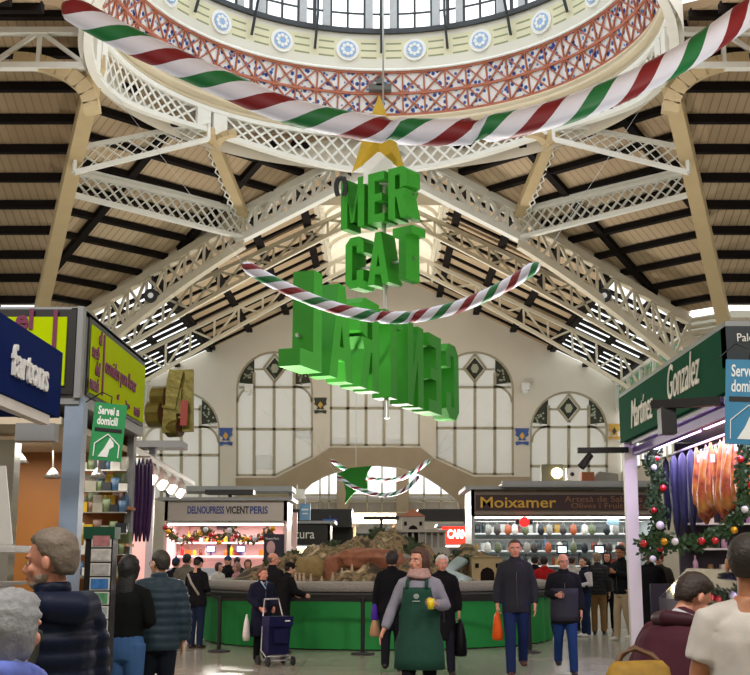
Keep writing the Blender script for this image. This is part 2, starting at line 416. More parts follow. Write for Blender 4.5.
# eaves trusses & columns of the side arms + clerestories
for s in (-1, 1):
    nm = side[s]; m = MB(); z = ZR-K*W
    n = 10; top = [V((s*(RN+HT*W+i*1.7), C+W-.2, z-.3)) for i in range(n)]; bot = [p+V((0, 0, -1.4)) for p in top]
    chordtruss(m, top, bot, .24, .2, .14, True)
    e0, e1 = hipB(s, W), hipA(s, W)
    top = [e0.lerp(e1, i/3)+V((0, 0, -.4)) for i in range(4)]; bot = [p+V((0, 0, -1.5)) for p in top]
    chordtruss(m, top, bot, .24, .2, .14, True)
    tag(m.build('eaves_truss', [cream_iron]), 'cream braced eaves truss of the %s side arm' % nm, 'truss')
    for (x, y), w_ in zip(((s*(RN+HT*W), C+W), (s*W, C+RN+HT*W)), ('outer', 'inner')):
        m = MB(); m.box((x, y, (z-.3)/2), (.5, .5, z-.3)); m.box((x, y, .4), (.8, .8, .8)); m.box((x, y, z-.9), (.8, .8, .3))
        tag(m.build('iron_column', [cream_iron]), 'cream iron column under the %s %s corner of the dome roof' % (nm, w_), 'column')
    # clerestory of the far arm: tile frieze then white glazing, then wall
    x = s*(W+.05); ya, yb = C+RN+HT*W+.4, YW-.1
    m = MB(); m.box((x+s*.2, (ya+yb)/2, 3.2), (.4, yb-ya, 6.4)); o = m.build('wall_%s' % nm, [stone]); tag(o, kind='structure')
    m = MB()
    m.add([(x, ya, z-1.75), (x, yb, z-1.75), (x, yb, z-.35), (x, ya, z-.35)], [(0, 1, 2, 3)], 0, False, [[(0, 0), (yb-ya, 0), (yb-ya, 1.4), (0, 1.4)]])
    fr = m.build('trim_%s' % ('1' if s < 0 else '2'), [None]); tag(fr, kind='structure'); fr.data.materials.clear(); FRIEZE = fr
    fm = MC.get('orange and green tile frieze')
    if not fm:
        fm, nt, b, u, v = uvmat('orange and green tile frieze', .35)
        vr = N(nt, 'ShaderNodeTexVoronoi'); vr.inputs['Scale'].default_value = 1.0; vr.inputs['Randomness'].default_value = .35
        cb = N(nt, 'ShaderNodeCombineXYZ'); nt.links.new(math_(nt, 'MULTIPLY', u, 2.2), cb.inputs[0]); nt.links.new(math_(nt, 'MULTIPLY', v, 2.2), cb.inputs[1]); nt.links.new(cb.outputs[0], vr.inputs['Vector'])
        c1 = ramp(nt, vr.outputs['Distance'], [(0, '#e0a83a'), (.30, '#2c9a7c'), (.62, '#e4e8e2')]); nt.links.new(c1, b.inputs['Base Color'])
    fr.data.materials.append(fm)
    m = MB()
    for zz_ in (z-.3, z-1.8, z-3.6): m.box((x-s*.05, (ya+yb)/2, zz_), (.25, yb-ya, .16))
    y = ya
    while y < yb: m.box((x-s*.05, y, z-1.1), (.22, .2, 1.6)); y += 3.0
    m.build('frame', [white_iron], fr)
    m = MB(); m.add([(x, ya, 6.3), (x, yb, 6.3), (x, yb, z-1.8), (x, ya, z-1.8)], [(0, 1, 2, 3)])
    wn = m.build('window_%s' % ('5' if s < 0 else '6'), [sky_pane]); tag(wn, kind='structure')
    m = MB(); y = ya
    while y < yb: m.box((x-s*.03, y, (6.3+z-1.8)/2), (.14, .12, z-8.1)); y += 1.1
    m.build('window_frame', [cream_iron], wn)
    # side arm far wall (beyond the iron columns)
    m = MB(); m.box((s*(22.6), C+W+.3, 3.2), (15.5, .3, 6.4)); tag(m.build('wall_side_%s' % nm, [stone]), kind='structure')
    m = MB(); m.add([(s*(RN+HT*W+.3), C+W+.3, 6.4), (s*30, C+W+.3, 6.4), (s*30, C+W+.3, z+RU+.4), (s*(RN+HT*W+.3), C+W+.3, z+RU+.4)], [(0, 1, 2, 3)])
    m.add([(e0.x, e0.y+.2, 7), (e1.x, e1.y+.2, 7), (e1.x, e1.y+.2, z+RU+.3), (e0.x, e0.y+.2, z+RU+.3)], [(0, 1, 2, 3)])
    wn = m.build('window_%s' % ('7' if s < 0 else '8'), [mat('dull frosted pane', '#b9b6a6', .4, var=.1, trans=.35)]); tag(wn, kind='structure')
    m = MB()
    for i in range(12): m.box((s*(15.2+i*1.25), C+W+.2, (6.4+z)/2), (.14, .14, z-6.4))
    for q in (6.5, 8.4, z-.1, z+RU): m.box((s*22.4, C+W+.2, q), (15, .16, .14))
    for q in (7.1, 8.4, 9.7, z-.1, z+.2): m.bar(e0+V((0, .1, q-e0.z)), e1+V((0, .1, q-e1.z)), .14, .14)
    m.build('window_frame', [cream_iron], wn)

# ================= dome =================
dome = empty('dome', (0, C, ZN), 0, 'round glazed dome over the crossing with red and blue tile band', 'dome')
ZB, RB, ZT, RT = 17.44+EYE, 9.07, 19.18+EYE, 8.68
zb_ = lambda a: ZN-.2+.62*sin(R(2*a))**2
m = MB(); nseg = 96
for d0 in range(0, 360, 45):
    n = 11
    for i in range(n-1):
        a, b2 = d0+4+i*37/n, d0+4+(i+2)*37/n
        m.bar(ring_pt(a, RN, zb_(a)+.1), ring_pt(b2, RN, ZN+1.2), .085, .03, ring_pt(a, 1, 0)-V((0, C, 0)))
        m.bar(ring_pt(a, RN-.03, ZN+1.2), ring_pt(b2, RN-.03, zb_(b2)+.1), .085, .03, ring_pt(a, 1, 0)-V((0, C, 0)))
        for k in (1,):
            mid = (a+b2)/2
    # plate panels at the nodes
    for da in (-2.4, 2.4):
        zq = zb_(d0+da); p = ring_pt(d0+da, RN-.06, (zq+ZN+1.2)/2); m.box(p, (.62, .14, ZN+1.2-zq), rz=-R(d0+da))
m.build('ring_lattice', [white_iron], dome)
m = MB()
for i in range(96): a_, b_2 = i*3.75, (i+1)*3.75; m.bar(ring_pt(a_, RN, zb_(a_)), ring_pt(b_2, RN, zb_(b_2)), .28, .17)
m.lathe([(RN+.14, ZN+1.18), (RN-.14, ZN+1.18), (RN-.14, ZN+1.34), (RN+.14, ZN+1.34), (RN+.14, ZN+1.18)], (0, C, 0), nseg, sm=False)
m.build('ring_flange', [white_iron], dome)
m = MB(); m.lathe([(RN+.3, ZN-.1), (RN+.3, ZN+1.7)], (0, C, 0), nseg); m.build('drum_wall', [stone], dome, fix=False)
m = MB(); z1 = ZN+1.34
m.lathe([(RN+.25, z1), (RN-.05, z1+.02), (RN-.12, z1+.12), (RN-.02, z1+.2), (RN-.2, z1+.34), (RN-.22, z1+.46), (RN-.08, z1+.54), (RN-.16, ZB-.1), (RB-.12, ZB-.02), (RB-.02, ZB)], (0, C, 0), nseg)
m.build('moulding', [mat('cream moulding', '#dcceb0', .6, var=.05)], dome, fix=False)
tb, nt, b, u, v = uvmat('blue and white painted tiles', .3)
fu = math_(nt, 'FRACT', math_(nt, 'MULTIPLY', u, 128)); fv = math_(nt, 'FRACT', math_(nt, 'MULTIPLY', v, 4))
vr = N(nt, 'ShaderNodeTexVoronoi'); cb = N(nt, 'ShaderNodeCombineXYZ')
nt.links.new(math_(nt, 'MULTIPLY', u, 256), cb.inputs[0]); nt.links.new(math_(nt, 'MULTIPLY', v, 8), cb.inputs[1]); nt.links.new(cb.outputs[0], vr.inputs['Vector']); vr.inputs['Scale'].default_value = 1
nt.links.new(ramp(nt, vr.outputs['Distance'], [(0, '#23459c'), (.30, '#6f90cf'), (.38, '#f2f4f6')]), b.inputs['Base Color'])
m = MB(); m.lathe([(RB, ZB), (RT, ZT)], (0, C, 0), 128, uvs=True, sm=False); m.build('tile_band', [tb], dome, fix=False)
m = MB(); NC = 64; mid = ((RB+RT)/2, (ZB+ZT)/2)
lv_ = [(RB-.04, ZB+.05), (mid[0]-.04, mid[1]), (RT-.04, ZT-.05)]
for i in range(NC):
    a, b2 = i*360/NC, (i+1)*360/NC
    for r in range(2):
        (r0, z0), (r1, z1) = lv_[r], lv_[r+1]; up = ring_pt(a, 1, 0)-V((0, C, 0))
        m.bar(ring_pt(a, r0, z0), ring_pt(a, r1, z1), .06, .06, up)
        m.bar(ring_pt(a, r0, z0), ring_pt(b2, r1, z1), .055, .05, up)
        m.bar(ring_pt(b2, r0, z0), ring_pt(a, r1, z1), .055, .05, up)
    for r0, z0 in lv_: m.bar(ring_pt(a, r0, z0), ring_pt(b2, r0, z0), .1, .07, ring_pt(a, 1, 0)-V((0, C, 0)))
m.build('tile_ribs', [mat('terracotta ribs', '#b0664c', .6, var=.2)], dome)
ZF = 20.8+EYE; RF = 8.62
frz, nt, b, u, v = uvmat('cream painted frieze', .7)
band = math_(nt, 'LESS_THAN', math_(nt, 'ABSOLUTE', math_(nt, 'SUBTRACT', math_(nt, 'FRACT', math_(nt, 'MULTIPLY', v, 5)), .5)), .12)
gap = math_(nt, 'LESS_THAN', math_(nt, 'ABSOLUTE', math_(nt, 'SUBTRACT', v, .55)), .28)
sec = math_(nt, 'GREATER_THAN', math_(nt, 'ABSOLUTE', math_(nt, 'SUBTRACT', math_(nt, 'FRACT', math_(nt, 'MULTIPLY', u, 20)), .5)), .2)
sec2 = math_(nt, 'LESS_THAN', math_(nt, 'ABSOLUTE', math_(nt, 'SUBTRACT', math_(nt, 'FRACT', math_(nt, 'MULTIPLY', u, 20)), .5)), .43)
allm = math_(nt, 'MULTIPLY', math_(nt, 'MULTIPLY', band, gap), math_(nt, 'MULTIPLY', sec, sec2))
mx = N(nt, 'ShaderNodeMix', data_type='RGBA'); nt.links.new(allm, mx.inputs[0]); mx.inputs[6].default_value = srgb('#dcd9cc'); mx.inputs[7].default_value = srgb('#8f9470')
yl = N(nt, 'ShaderNodeMix', data_type='RGBA'); nt.links.new(gap, yl.inputs[0]); yl.inputs[7].default_value = srgb('#dcd8b8'); yl.inputs[6].default_value = srgb('#dcd9cc')
nt.links.new(yl.outputs[2], mx.inputs[6]); nt.links.new(mx.outputs[2], b.inputs['Base Color'])
m = MB(); m.lathe([(RT, ZT), (RT-.1, ZT+.06), (RT-.06, ZT+.2), (RF, ZF)], (0, C, 0), 96)
m.uv = {}
m = MB(); m.lathe([(RT-.03, ZT+.12), (RF, ZF)], (0, C, 0), 100, uvs=True); m.build('frieze', [frz], dome, fix=False)
m = MB(); m.lathe([(RT+.02, ZT), (RT-.14, ZT-.02), (RT-.1, ZT+.1), (RT, ZT+.14)], (0, C, 0), 96); m.build('cornice', [white_iron], dome, fix=False)
for i in range(20):
    a = 9+18*i
    if cos(R(a)) < -.3: continue
    rm = MB(); Mr = Matrix.Rotation(-R(a), 3, 'Z'); cpt = ring_pt(a, RT-.06, ZT+.86)
    fn = lambda u_, v_, d_: Mr @ V((u_, -d_, v_))+cpt
    pol = [(.47*cos(2*pi*k/20), .47*sin(2*pi*k/20)) for k in range(20)]; pol2 = [(x*.72, y*.72) for x, y in pol]
    rm.prism(pol, fn, -.02, .06, 0); rm.prism(pol2, fn, .05, .09, 1)
    for k in range(8):
        q = k*pi/4; rm.prism([(.2*cos(q)+.08*cos(t*pi/3), .2*sin(q)+.08*sin(t*pi/3)) for t in range(6)], fn, .08, .11, 0)
    rm.build('rosette', [white_m, mat('pale blue glazed tile', '#8fb0d8', .3, var=.3, scale=14)], dome)
m = MB(); dk = mat('dark bronze window bars', '#2c3136', .5)
ZD = ZF+4.2
for zz_ in (ZF+.05,): m.lathe([(RF+.1, zz_-.1), (RF-.14, zz_-.1), (RF-.14, zz_+.1), (RF+.1, zz_+.1)], (0, C, 0), 96, sm=False)
for k in range(1, 5): m.lathe([(RF+.03, ZF+k*.82-.03), (RF-.05, ZF+k*.82-.03), (RF-.05, ZF+k*.82+.03), (RF+.03, ZF+k*.82+.03)], (0, C, 0), 96, sm=False)
for i in range(80): m.bar(ring_pt(i*4.5, RF, ZF), ring_pt(i*4.5, RF, ZD), .09 if i % 4 else .14, .07, ring_pt(i*4.5, 1, 0)-V((0, C, 0)))
for i in range(20):
    m.bar(ring_pt(i*18, RF-.1, ZF-.9), ring_pt(i*18, RF-.55, ZF+.4), .09, .07); m.bar(ring_pt(i*18, RF-.55, ZF+.4), ring_pt(i*18, RF-.5, ZD), .09, .07)
m.build('window_bars', [dk], dome)
m = MB()
for i in range(20): m.bar(ring_pt(i*18-3.2, RF-.0, ZF), ring_pt(i*18-3.2, RF, ZD), .3, .14, ring_pt(i*18, 1, 0)-V((0, C, 0))); m.bar(ring_pt(i*18+3.2, RF, ZF), ring_pt(i*18+3.2, RF, ZD), .3, .14, ring_pt(i*18, 1, 0)-V((0, C, 0)))
m.build('window_pillars', [mat('pale grey render', '#b9bcc0', .7)], dome)
m = MB(); m.lathe([(RF+.05, ZF), (RF+.05, ZD)], (0, C, 0), 80, sm=False); m.build('drum_glazing', [glass], dome, fix=False)
m = MB(); m.lathe([(RF+.4, ZD), (RF-.3, ZD), (RF-.3, ZD+.4), (RF+.4, ZD+.4)], (0, C, 0), 64, sm=False)
for i in range(20):
    P_ = [ring_pt(i*18, RF*cos(R(t)), ZD+.3+5.5*sin(R(t))) for t in range(0, 91, 10)]
    for k in range(9): m.bar(P_[k], P_[k+1], .2, .2)
m.build('cap_ribs', [white_iron], dome)

# ================= floor =================
fl = bpy.data.materials.new('polished terrazzo floor'); fl.use_nodes = True; nt = fl.node_tree; b = nt.nodes['Principled BSDF']
tc = N(nt, 'ShaderNodeTexCoord'); n1 = N(nt, 'ShaderNodeTexNoise'); n1.inputs['Scale'].default_value = .6; n1.inputs['Detail'].default_value = 5
nt.links.new(tc.outputs['Object'], n1.inputs['Vector'])
base = ramp(nt, n1.outputs['Fac'], [(.3, '#85867a'), (.7, '#a3a294')], False)
n2 = N(nt, 'ShaderNodeTexNoise'); n2.inputs['Scale'].default_value = 40; nt.links.new(tc.outputs['Object'], n2.inputs['Vector'])
mx = N(nt, 'ShaderNodeMix', data_type='RGBA'); nt.links.new(math_(nt, 'MULTIPLY', n2.outputs['Fac'], .25), mx.inputs[0]); nt.links.new(base, mx.inputs[6]); mx.inputs[7].default_value = srgb('#6f6c60')
br = N(nt, 'ShaderNodeTexBrick'); br.inputs['Scale'].default_value = 1; br.offset = 0; br.inputs['Brick Width'].default_value = 1.2; br.inputs['Row Height'].default_value = 1.2; br.inputs['Mortar Size'].default_value = .008
br.inputs['Color1'].default_value = (1, 1, 1, 1); br.inputs['Color2'].default_value = (.93, .93, .93, 1); br.inputs['Mortar'].default_value = (.6, .6, .58, 1)
nt.links.new(tc.outputs['Object'], br.inputs['Vector'])
mm = N(nt, 'ShaderNodeMix', data_type='RGBA', blend_type='MULTIPLY'); mm.inputs[0].default_value = 1; nt.links.new(mx.outputs[2], mm.inputs[6]); nt.links.new(br.outputs[0], mm.inputs[7])
nt.links.new(mm.outputs[2], b.inputs['Base Color']); b.inputs['Roughness'].default_value = .22
m = MB(); m.box((0, 28, -.1), (64, 86, .2)); o = m.build('floor', [fl]); tag(o, kind='structure')

# ================= back wall =================
def wp(px, py): p = at(px, py, YW); return (p.x, p.z)
def archpoly(x0, x1, ytop, bottoms, n=16):
    """window outline in photo pixels: bottoms from left to right, then the arch"""
    r = (x1-x0)/2; cx = (x0+x1)/2; ys = ytop+r
    return bottoms+[(cx+r*cos(pi*i/n), ys-r*sin(pi*i/n)) for i in range(n+1)]
TL = archpoly(236, 313, 351, [(236, 476), (275, 476), (313, 457)]); TRt = archpoly(436, 514, 351, [(436, 458), (474, 475), (514, 475)])
CN = archpoly(330, 420, 314, [(330, 446), (420, 446)])
LL = archpoly(142, 220, 391, [(142, 500), (220, 500)]); LR = archpoly(530, 608, 391, [(530, 500), (608, 500)])
AR = [(296, 512), (296, 501), (303, 491), (312, 483), (324, 476.5), (338, 471.5), (354, 467.5), (376, 465.5), (398, 467.5), (412, 471), (424, 476), (438, 485), (450, 494), (458, 502), (460, 512)]
FN = [(356+ (17.5-17.5*cos(pi*i/10)), 533-12*sin(pi*i/10)) for i in range(11)]
zt = lambda x: ZR-K*abs(x)+.3+RU
outer = [(-22, 0), (22, 0), (22, 8.5), (W+.6, zt(W)), (0, zt(0)), (-W-.6, zt(W)), (-22, 8.5)]
cu = bpy.data.curves.new('wall', 'CURVE'); cu.dimensions = '2D'; cu.fill_mode = 'BOTH'; cu.extrude = .25
for pl in [outer]+[[wp(*p) for p in q] for q in (TL, TRt, CN, LL, LR, AR, FN)]:
    sp = cu.splines.new('POLY'); sp.points.add(len(pl)-1)
    for i, (x, z) in enumerate(pl): sp.points[i].co = (x, z, 0, 1)
    sp.use_cyclic_u = True
tmp = bpy.data.objects.new('tmp', cu); col.objects.link(tmp)
dg = bpy.context.evaluated_depsgraph_get(); me = bpy.data.meshes.new_from_object(tmp.evaluated_get(dg)); bpy.data.objects.remove(tmp)
me.transform(Matrix.Translation((0, YW+.25, 0)) @ Matrix.Rotation(pi/2, 4, 'X')); me.materials.clear(); me.materials.append(stone)
wb = bpy.data.objects.new('wall_back', me); col.objects.link(wb); tag(wb, kind='structure')
pane = mat('frosted cream pane', '#d4d1ca', .4, var=.1, scale=1.2, trans=.6)
pane2 = mat('bright white pane', '#ffffff', .4, var=.02, trans=.85)
orn = mat('dark green ironwork', '#35382a', .6, var=.3, scale=12)
def wbar(m, a, b2, w, dy=0, mi=0):
    a, b2 = wp(*a), wp(*b2); m.bar((a[0], YW+.1+dy, a[1]), (b2[0], YW+.1+dy, b2[1]), w, .12, (0, 1, 0), mi)
def wpoly(m, pts, y0, y1, mi=0): m.prism([wp(*p) for p in pts], lambda u_, v_, d_: V((u_, d_, v_)), y0, y1, mi)
def window(num, poly, vx, hz, deco=True, x0=0, x1=0, ytop=0, bright=()):
    m = MB(); wpoly(m, poly, YW+.3, YW+.33); w_ = m.build('window_%d' % num, [pane]); tag(w_, kind='structure')
    m = MB()
    for i in range(len(poly)): wbar(m, poly[i], poly[(i+1) % len(poly)], .22)
    for a, b2 in vx: wbar(m, a, b2, .17)
    for a, b2 in hz: wbar(m, a, b2, .15)
    cx = (x0+x1)/2
    if deco:
        r = (x1-x0)/2
        wbar(m, (x0+3, ytop+36), (x1-3, ytop+36), .13)
        D = [(cx, ytop+3), (cx+11, ytop+17), (cx, ytop+31), (cx-11, ytop+17)]
        for i in range(4): wbar(m, D[i], D[(i+1) % 4], .14, -.05)
        wbar(m, (cx-20, ytop+18), (cx-11, ytop+18), .1); wbar(m, (cx+20, ytop+18), (cx+11, ytop+18), .1)
        for q in (-1, 1):      # curved head bars of the outer lights
            P_ = [(cx+q*(20+17*sin(t)), ytop+35+16*(1-cos(t))) for t in [pi/2*k/5 for k in range(6)]]
            for k in range(5): wbar(m, P_[k], P_[k+1], .12)
    m.build('window_frame', [frame_m], w_)
    if deco:
        m = MB(); wpoly(m, [(cx, ytop+6), (cx+9, ytop+17), (cx, ytop+28), (cx-9, ytop+17)], YW+.16, YW+.22)
        wpoly(m, [(cx+4*cos(t*pi/3), ytop+17+5*sin(t*pi/3)) for t in range(6)], YW+.1, YW+.17, 1)
        for q in (-1, 1):
            P_ = [(cx+q*20.5, ytop+8.5)]+[(cx+q*38*cos(a), ytop+39-38*sin(a)) for a in [R(52-8*k) for k in range(6)]]+[(cx+q*20.5, ytop+33)]
            wpoly(m, P_, YW+.16, YW+.22)
            rr = random.Random(num+q)
            for k in range(16):
                a = R(rr.uniform(12, 46)); rd = rr.uniform(27, 35); px_, py_ = cx+q*rd*cos(a), ytop+39-rd*sin(a)
                if abs(px_-cx) < 22: continue
                wpoly(m, [(px_-1.2, py_), (px_, py_-1.2), (px_+1.2, py_), (px_, py_+1.2)], YW+.1, YW+.17, 1)
        m.build('stained_glass', [orn, mat('pale leaf glass', '#a8ab94', .4)], w_)
    for (a, b2, c, d2) in bright:
        m = MB(); wpoly(m, [(a, b2), (c, b2), (c, d2), (a, d2)], YW+.24, YW+.27); m.build('clear_pane', [pane2], w_)
window(1, TL, [((254, 372), (254, 476)), ((274, 382), (274, 476)), ((294, 372), (294, 466))], [((236, 429), (313, 429))], True, 236, 313, 351, [(255.5, 454, 272.5, 469), (295.5, 429.5, 311.5, 438)])
window(2, TRt, [((455, 372), (455, 466)), ((475, 382), (475, 475)), ((495, 372), (495, 475))], [((436, 428), (514, 428))], True, 436, 514, 351, [(438, 431, 453, 458)])
window(3, CN, [((348, 310), (348, 446)), ((366, 310), (366, 446)), ((384, 310), (384, 446)), ((402, 310), (402, 446))], [((330, 345), (420, 345)), ((330, 408), (420, 408))], False, 330, 420, 298, [(331.5, 438, 347, 445), (349.5, 438, 365, 445), (385, 438, 401, 445)])
window(4, LL, [((161, 405), (161, 500)), ((181, 425), (181, 500)), ((200, 405), (200, 500))], [((142, 455), (220, 455))], True, 142, 220, 391)
window(9, LR, [((549, 405), (549, 500)), ((569, 425), (569, 500)), ((589, 405), (589, 500))], [((530, 466), (608, 466))], True, 530, 608, 391)
# broad tan stone arch below the windows
m = MB(); outl = [(236, 512), (236, 478), (276, 478), (313, 459), (330, 448), (420, 448), (436, 460), (474, 477), (514, 477), (530, 477), (530, 512)]
inn = AR[::-1]
wpoly(m, outl+inn, YW-.12, YW+.0); o = m.build('trim_3', [tan_stone], fix=False); tag(o, kind='structure')
m = MB(); wpoly(m, [(200, 513), (540, 513), (540, 516), (200, 516)], YW-.3, YW+.2); tag(m.build('trim_4', [tan_stone]), kind='structure')
# deep opening with bright windows behind
YO = YW+2.2
def op(px, py): p = at(px, py, YO); return (p.x, p.z)
m = MB()
a, b2 = at(290, 460, YO), at(466, 512, YO)
m.add([(a.x, YO, a.z), (b2.x, YO, a.z), (b2.x, YO, b2.z), (a.x, YO, b2.z)], [(0, 1, 2, 3)])
w_ = m.build('window_10', [pane2]); tag(w_, kind='structure')
m = MB()
for x in (320, 329, 367, 382, 424, 441): p, q = at(x, 460, YO-.1), at(x, 512, YO-.1); m.bar(p, q, .1, .1, (0, 1, 0))
for y in (495, 501.5): p, q = at(290, y, YO-.1), at(466, y, YO-.1); m.bar(p, q, .1, .1)
m.build('window_frame', [frame_m], w_)
m = MB()
for x0, x1 in ((337, 349), (396, 409)):
    p, q = at(x0, 460, YO-.25), at(x1, 513, YO-.25); m.box(((p.x+q.x)/2, YO-.3, (p.z+q.z)/2), (q.x-p.x, .4, p.z-q.z))
m.build('pillars', [tan_stone], w_)
m = MB(); a, b2 = at(285, 511, YO), at(475, 575, YO); m.box(((a.x+b2.x)/2, YO+.3, (a.z+b2.z)/2), (b2.x-a.x+6, .4, a.z-b2.z+2)); tag(m.build('wall_recess', [tan_stone]), kind='structure')
# fan light over the far door
m = MB(); wpoly(m, FN, YW+.1, YW+.14); w_ = m.build('window_11', [pane2]); tag(w_, kind='structure')
m = MB(); p, q = wp(356, 533), wp(391, 575)
m.box(((p[0]+q[0])/2, YW-.05, p[1]/2), (q[0]-p[0], .1, p[1]-.05)); dr = m.build('door_1', [mat('dark green door', '#2d3a33', .5)]); tag(dr, kind='structure')
# wall emblems
def emblem(px, py, w, h, mats, lab):
    m = MB(); fn = lambda u_, v_, d_: V((*((lambda q: (q[0],))(wp(px+u_*w, py-v_*h))), YW-.02-d_, wp(px+u_*w, py-v_*h)[1]))
    m.prism([(-.5, .5), (.5, .5), (.42, .2), (.5, .12), (.2, -.05), (.28, -.2), (-.28, -.2), (-.2, -.05), (-.5, .12), (-.42, .2)], fn, 0, .06, 0)
    m.prism([(0, .28), (.2, .05), (0, -.18), (-.2, .05)], fn, .05, .1, 1)
    m.prism([(-.5, -.3), (-.3, -.26), (0, -.3), (.3, -.26), (.5, -.3), (.42, -.5), (.1, -.42), (-.1, -.42), (-.42, -.5)], fn, 0, .06, 0)
    tag(m.build('wall_emblem', mats), lab, 'emblem')
emblem(226, 437, 14, 18, [blue_tile, ochre_tile], 'blue and gold tile emblem on the wall left of the tall left window')
emblem(522, 437, 14, 17, [blue_tile, ochre_tile], 'blue and gold tile emblem on the wall between the two right windows')
emblem(320.5, 406, 13, 16, [orn, ochre_tile], 'dark bronze emblem on the pier between left and centre windows')
emblem(614, 432, 12, 16, [ochre_tile, orn], 'ochre emblem panel on the wall beside the far right window')
for px_, py_, lb in ((249, 388, 'left'), (525, 387, 'right')):
    p = at(px_, py_, YW-.3); m = MB(); m.box(p, (.45, .5, .4)); m.sph(p+V((0, -.1, -.28)), .16, 10); m.box(p+V((0, .2, .1)), (.2, .4, .2))
    tag(m.build('security_camera', [white_m]), 'small white security camera high on the %s part of the end wall' % lb, 'camera')

# ================= camera, world =================
cam = bpy.data.cameras.new('camera'); cam.lens = F*36/750; cam.sensor_width = 36; cam.clip_end = 500; cam.shift_x = -6.2/750
co = bpy.data.objects.new('camera', cam); col.objects.link(co); co.location = (0, 0, EYE); co.rotation_euler = (pi/2+TH, 0, 0)
scene.camera = co
w = bpy.data.worlds.new('daylight'); scene.world = w; w.use_nodes = True
bg = w.node_tree.nodes['Background']; bg.inputs[0].default_value = (.93, .97, 1, 1); bg.inputs[1].default_value = 1.25
scene.view_settings.view_transform = 'Standard'; scene.view_settings.look = 'None'; scene.view_settings.gamma = 1; scene.view_settings.exposure = 1.02
scene.cycles.use_denoising = True
scene.cycles.max_bounces = 6; scene.cycles.diffuse_bounces = 4; scene.cycles.transparent_max_bounces = 6
scene.cycles.sample_clamp_indirect = 6
def light(name, loc, power, color=(1, 1, 1), size=.5, sizey=None, rot=(0, 0, 0)):
    l = bpy.data.lights.new(name, 'AREA'); l.energy = power; l.color = color; l.size = size
    if sizey: l.shape = 'RECTANGLE'; l.size_y = sizey
    o = bpy.data.objects.new(name, l); col.objects.link(o); o.location = loc; o.rotation_euler = rot; return o
# the hall around and behind the viewer
m = MB(); m.box((0, -8, 9), (60, .4, 18)); tag(m.build('wall_front', [stone]), kind='structure')
for s in (-1, 1):
    m = MB(); m.box((s*30, 18, 9), (.4, 52, 18)); tag(m.build('wall_outer_%s' % side[s], [stone]), kind='structure')
    m = MB(); zf = lambda x: ZR+RU-K*abs(x)
    m.prism([(0, zf(0)), (s*13.4, zf(13.4)), (s*13.4, zf(13.4)+.2), (0, zf(0)+.2)], lambda u_, v_, q: V((u_, q, v_)), -8, 24.2)
    m.prism([(s*13.4, 8.6), (s*30, 8.6), (s*30, 8.8), (s*13.4, 8.8)], lambda u_, v_, q: V((u_, q, v_)), -8, 22)
    tag(m.build('ceiling_near', [plank]), kind='structure')
def added_uplight(x, y, z, power, rot, sx=1.2, sy=.5, colr=(1, .93, .84)):  # added fill that brightens roof and end wall, not lamps of the hall
    light('added_uplight', (x, y, z), power, colr, sx, sy, rot)
for x, y, z in ((-7.2, 11, 4.6), (9, 15, 5.0), (-4.1, 31.5, 3.5), (6.2, 30.2, 3.6), (0, 42.5, 3.2)):
    m = MB(); m.box((x, y, z-.12), (1.3, .6, .12)); m.box((x, y, (z-.18)/2), (.1, .1, z-.18))
    tag(m.build('added_uplight_bar', [black_m]), 'added fill-light bar aimed at the roof, on the stall roof at %s' % {11: 'the lime sign', 15: 'the green sign', 31.5: 'the silver fascia', 30.2: 'the maroon sign', 42.5: 'the far dark stalls'}[y], 'floodlight')  # bars and poles added to carry the fill lights
added_uplight(-7.2, 11, 4.65, 700, (pi+R(25), 0, 0)); added_uplight(9, 15, 5.05, 700, (pi+R(25), 0, 0))
added_uplight(-4.1, 31.5, 3.55, 550, (pi+R(35), 0, 0)); added_uplight(6.2, 30.2, 3.65, 550, (pi+R(35), 0, 0)); added_uplight(0, 42.5, 3.25, 420, (pi+R(50), 0, 0)); added_uplight(0, 52.5, 3.2, 1500, (pi+R(4), 0, 0), 4, 2)
for x in (-6, 0, 6): light('added_hall_fill', (x, 1.5, 9.5), 230, (1, .96, .92), 2.2, 1.2, (R(50), 0, 0))  # soft frontal fill added above the viewer, no fixture belongs to it
# ================= garlands, sign, hanging things =================
def spiral(name, w, seq, pitch):
    m, nt, b, u, v = uvmat(name, .5)
    f = math_(nt, 'FRACT', math_(nt, 'ADD', math_(nt, 'DIVIDE', u, pitch), v))
    nt.links.new(ramp(nt, f, seq), b.inputs['Base Color']); return m
seq = [(0, '#dde2f4'), (.27, '#7c1620'), (.5, '#dde2f4'), (.77, '#12703a')]
def garland(pts, r, label, pitch, wires=()):
    n = 48; P_ = []
    for i in range(n+1):       # smooth curve through the given points
        t = i/n*(len(pts)-1); k = min(int(t), len(pts)-2); q = t-k
        p0, p1, p2, p3 = pts[max(k-1, 0)], pts[k], pts[k+1], pts[min(k+2, len(pts)-1)]
        P_.append(.5*((2*p1)+(p2-p0)*q+(2*p0-5*p1+4*p2-p3)*q*q+(3*p1-p0-3*p2+p3)*q**3))
    m = MB(); rr = [r*min(1, .45+i*.3, .45+(n-i)*.3) for i in range(n+1)]
    m.tube(P_, rr, 16, uvs=True)
    c = V((P_[n//2].x, P_[n//2].y, P_[n//2].z-r)); root = empty('garland', c, 0, label, 'garland')
    m.build('striped_tube', [spiral('spiral stripes %.2f' % pitch, .5, seq, pitch)], root, fix=False)
    m = MB()
    for a, b2 in wires: m = MB(); m.cyl(a, b2, .005, 5); m.build('wire', [steel], root)
    return root
GY = 21.5
garland([at(x, y, GY) for x, y in ((65, 4), (86, 17), (135, 43), (200, 73), (275, 106), (335, 122), (400, 131), (470, 131), (540, 118), (600, 98), (655, 73), (705, 44), (775, -8))], .27,
        'large red white and green striped garland strung across the dome opening', 2.2)
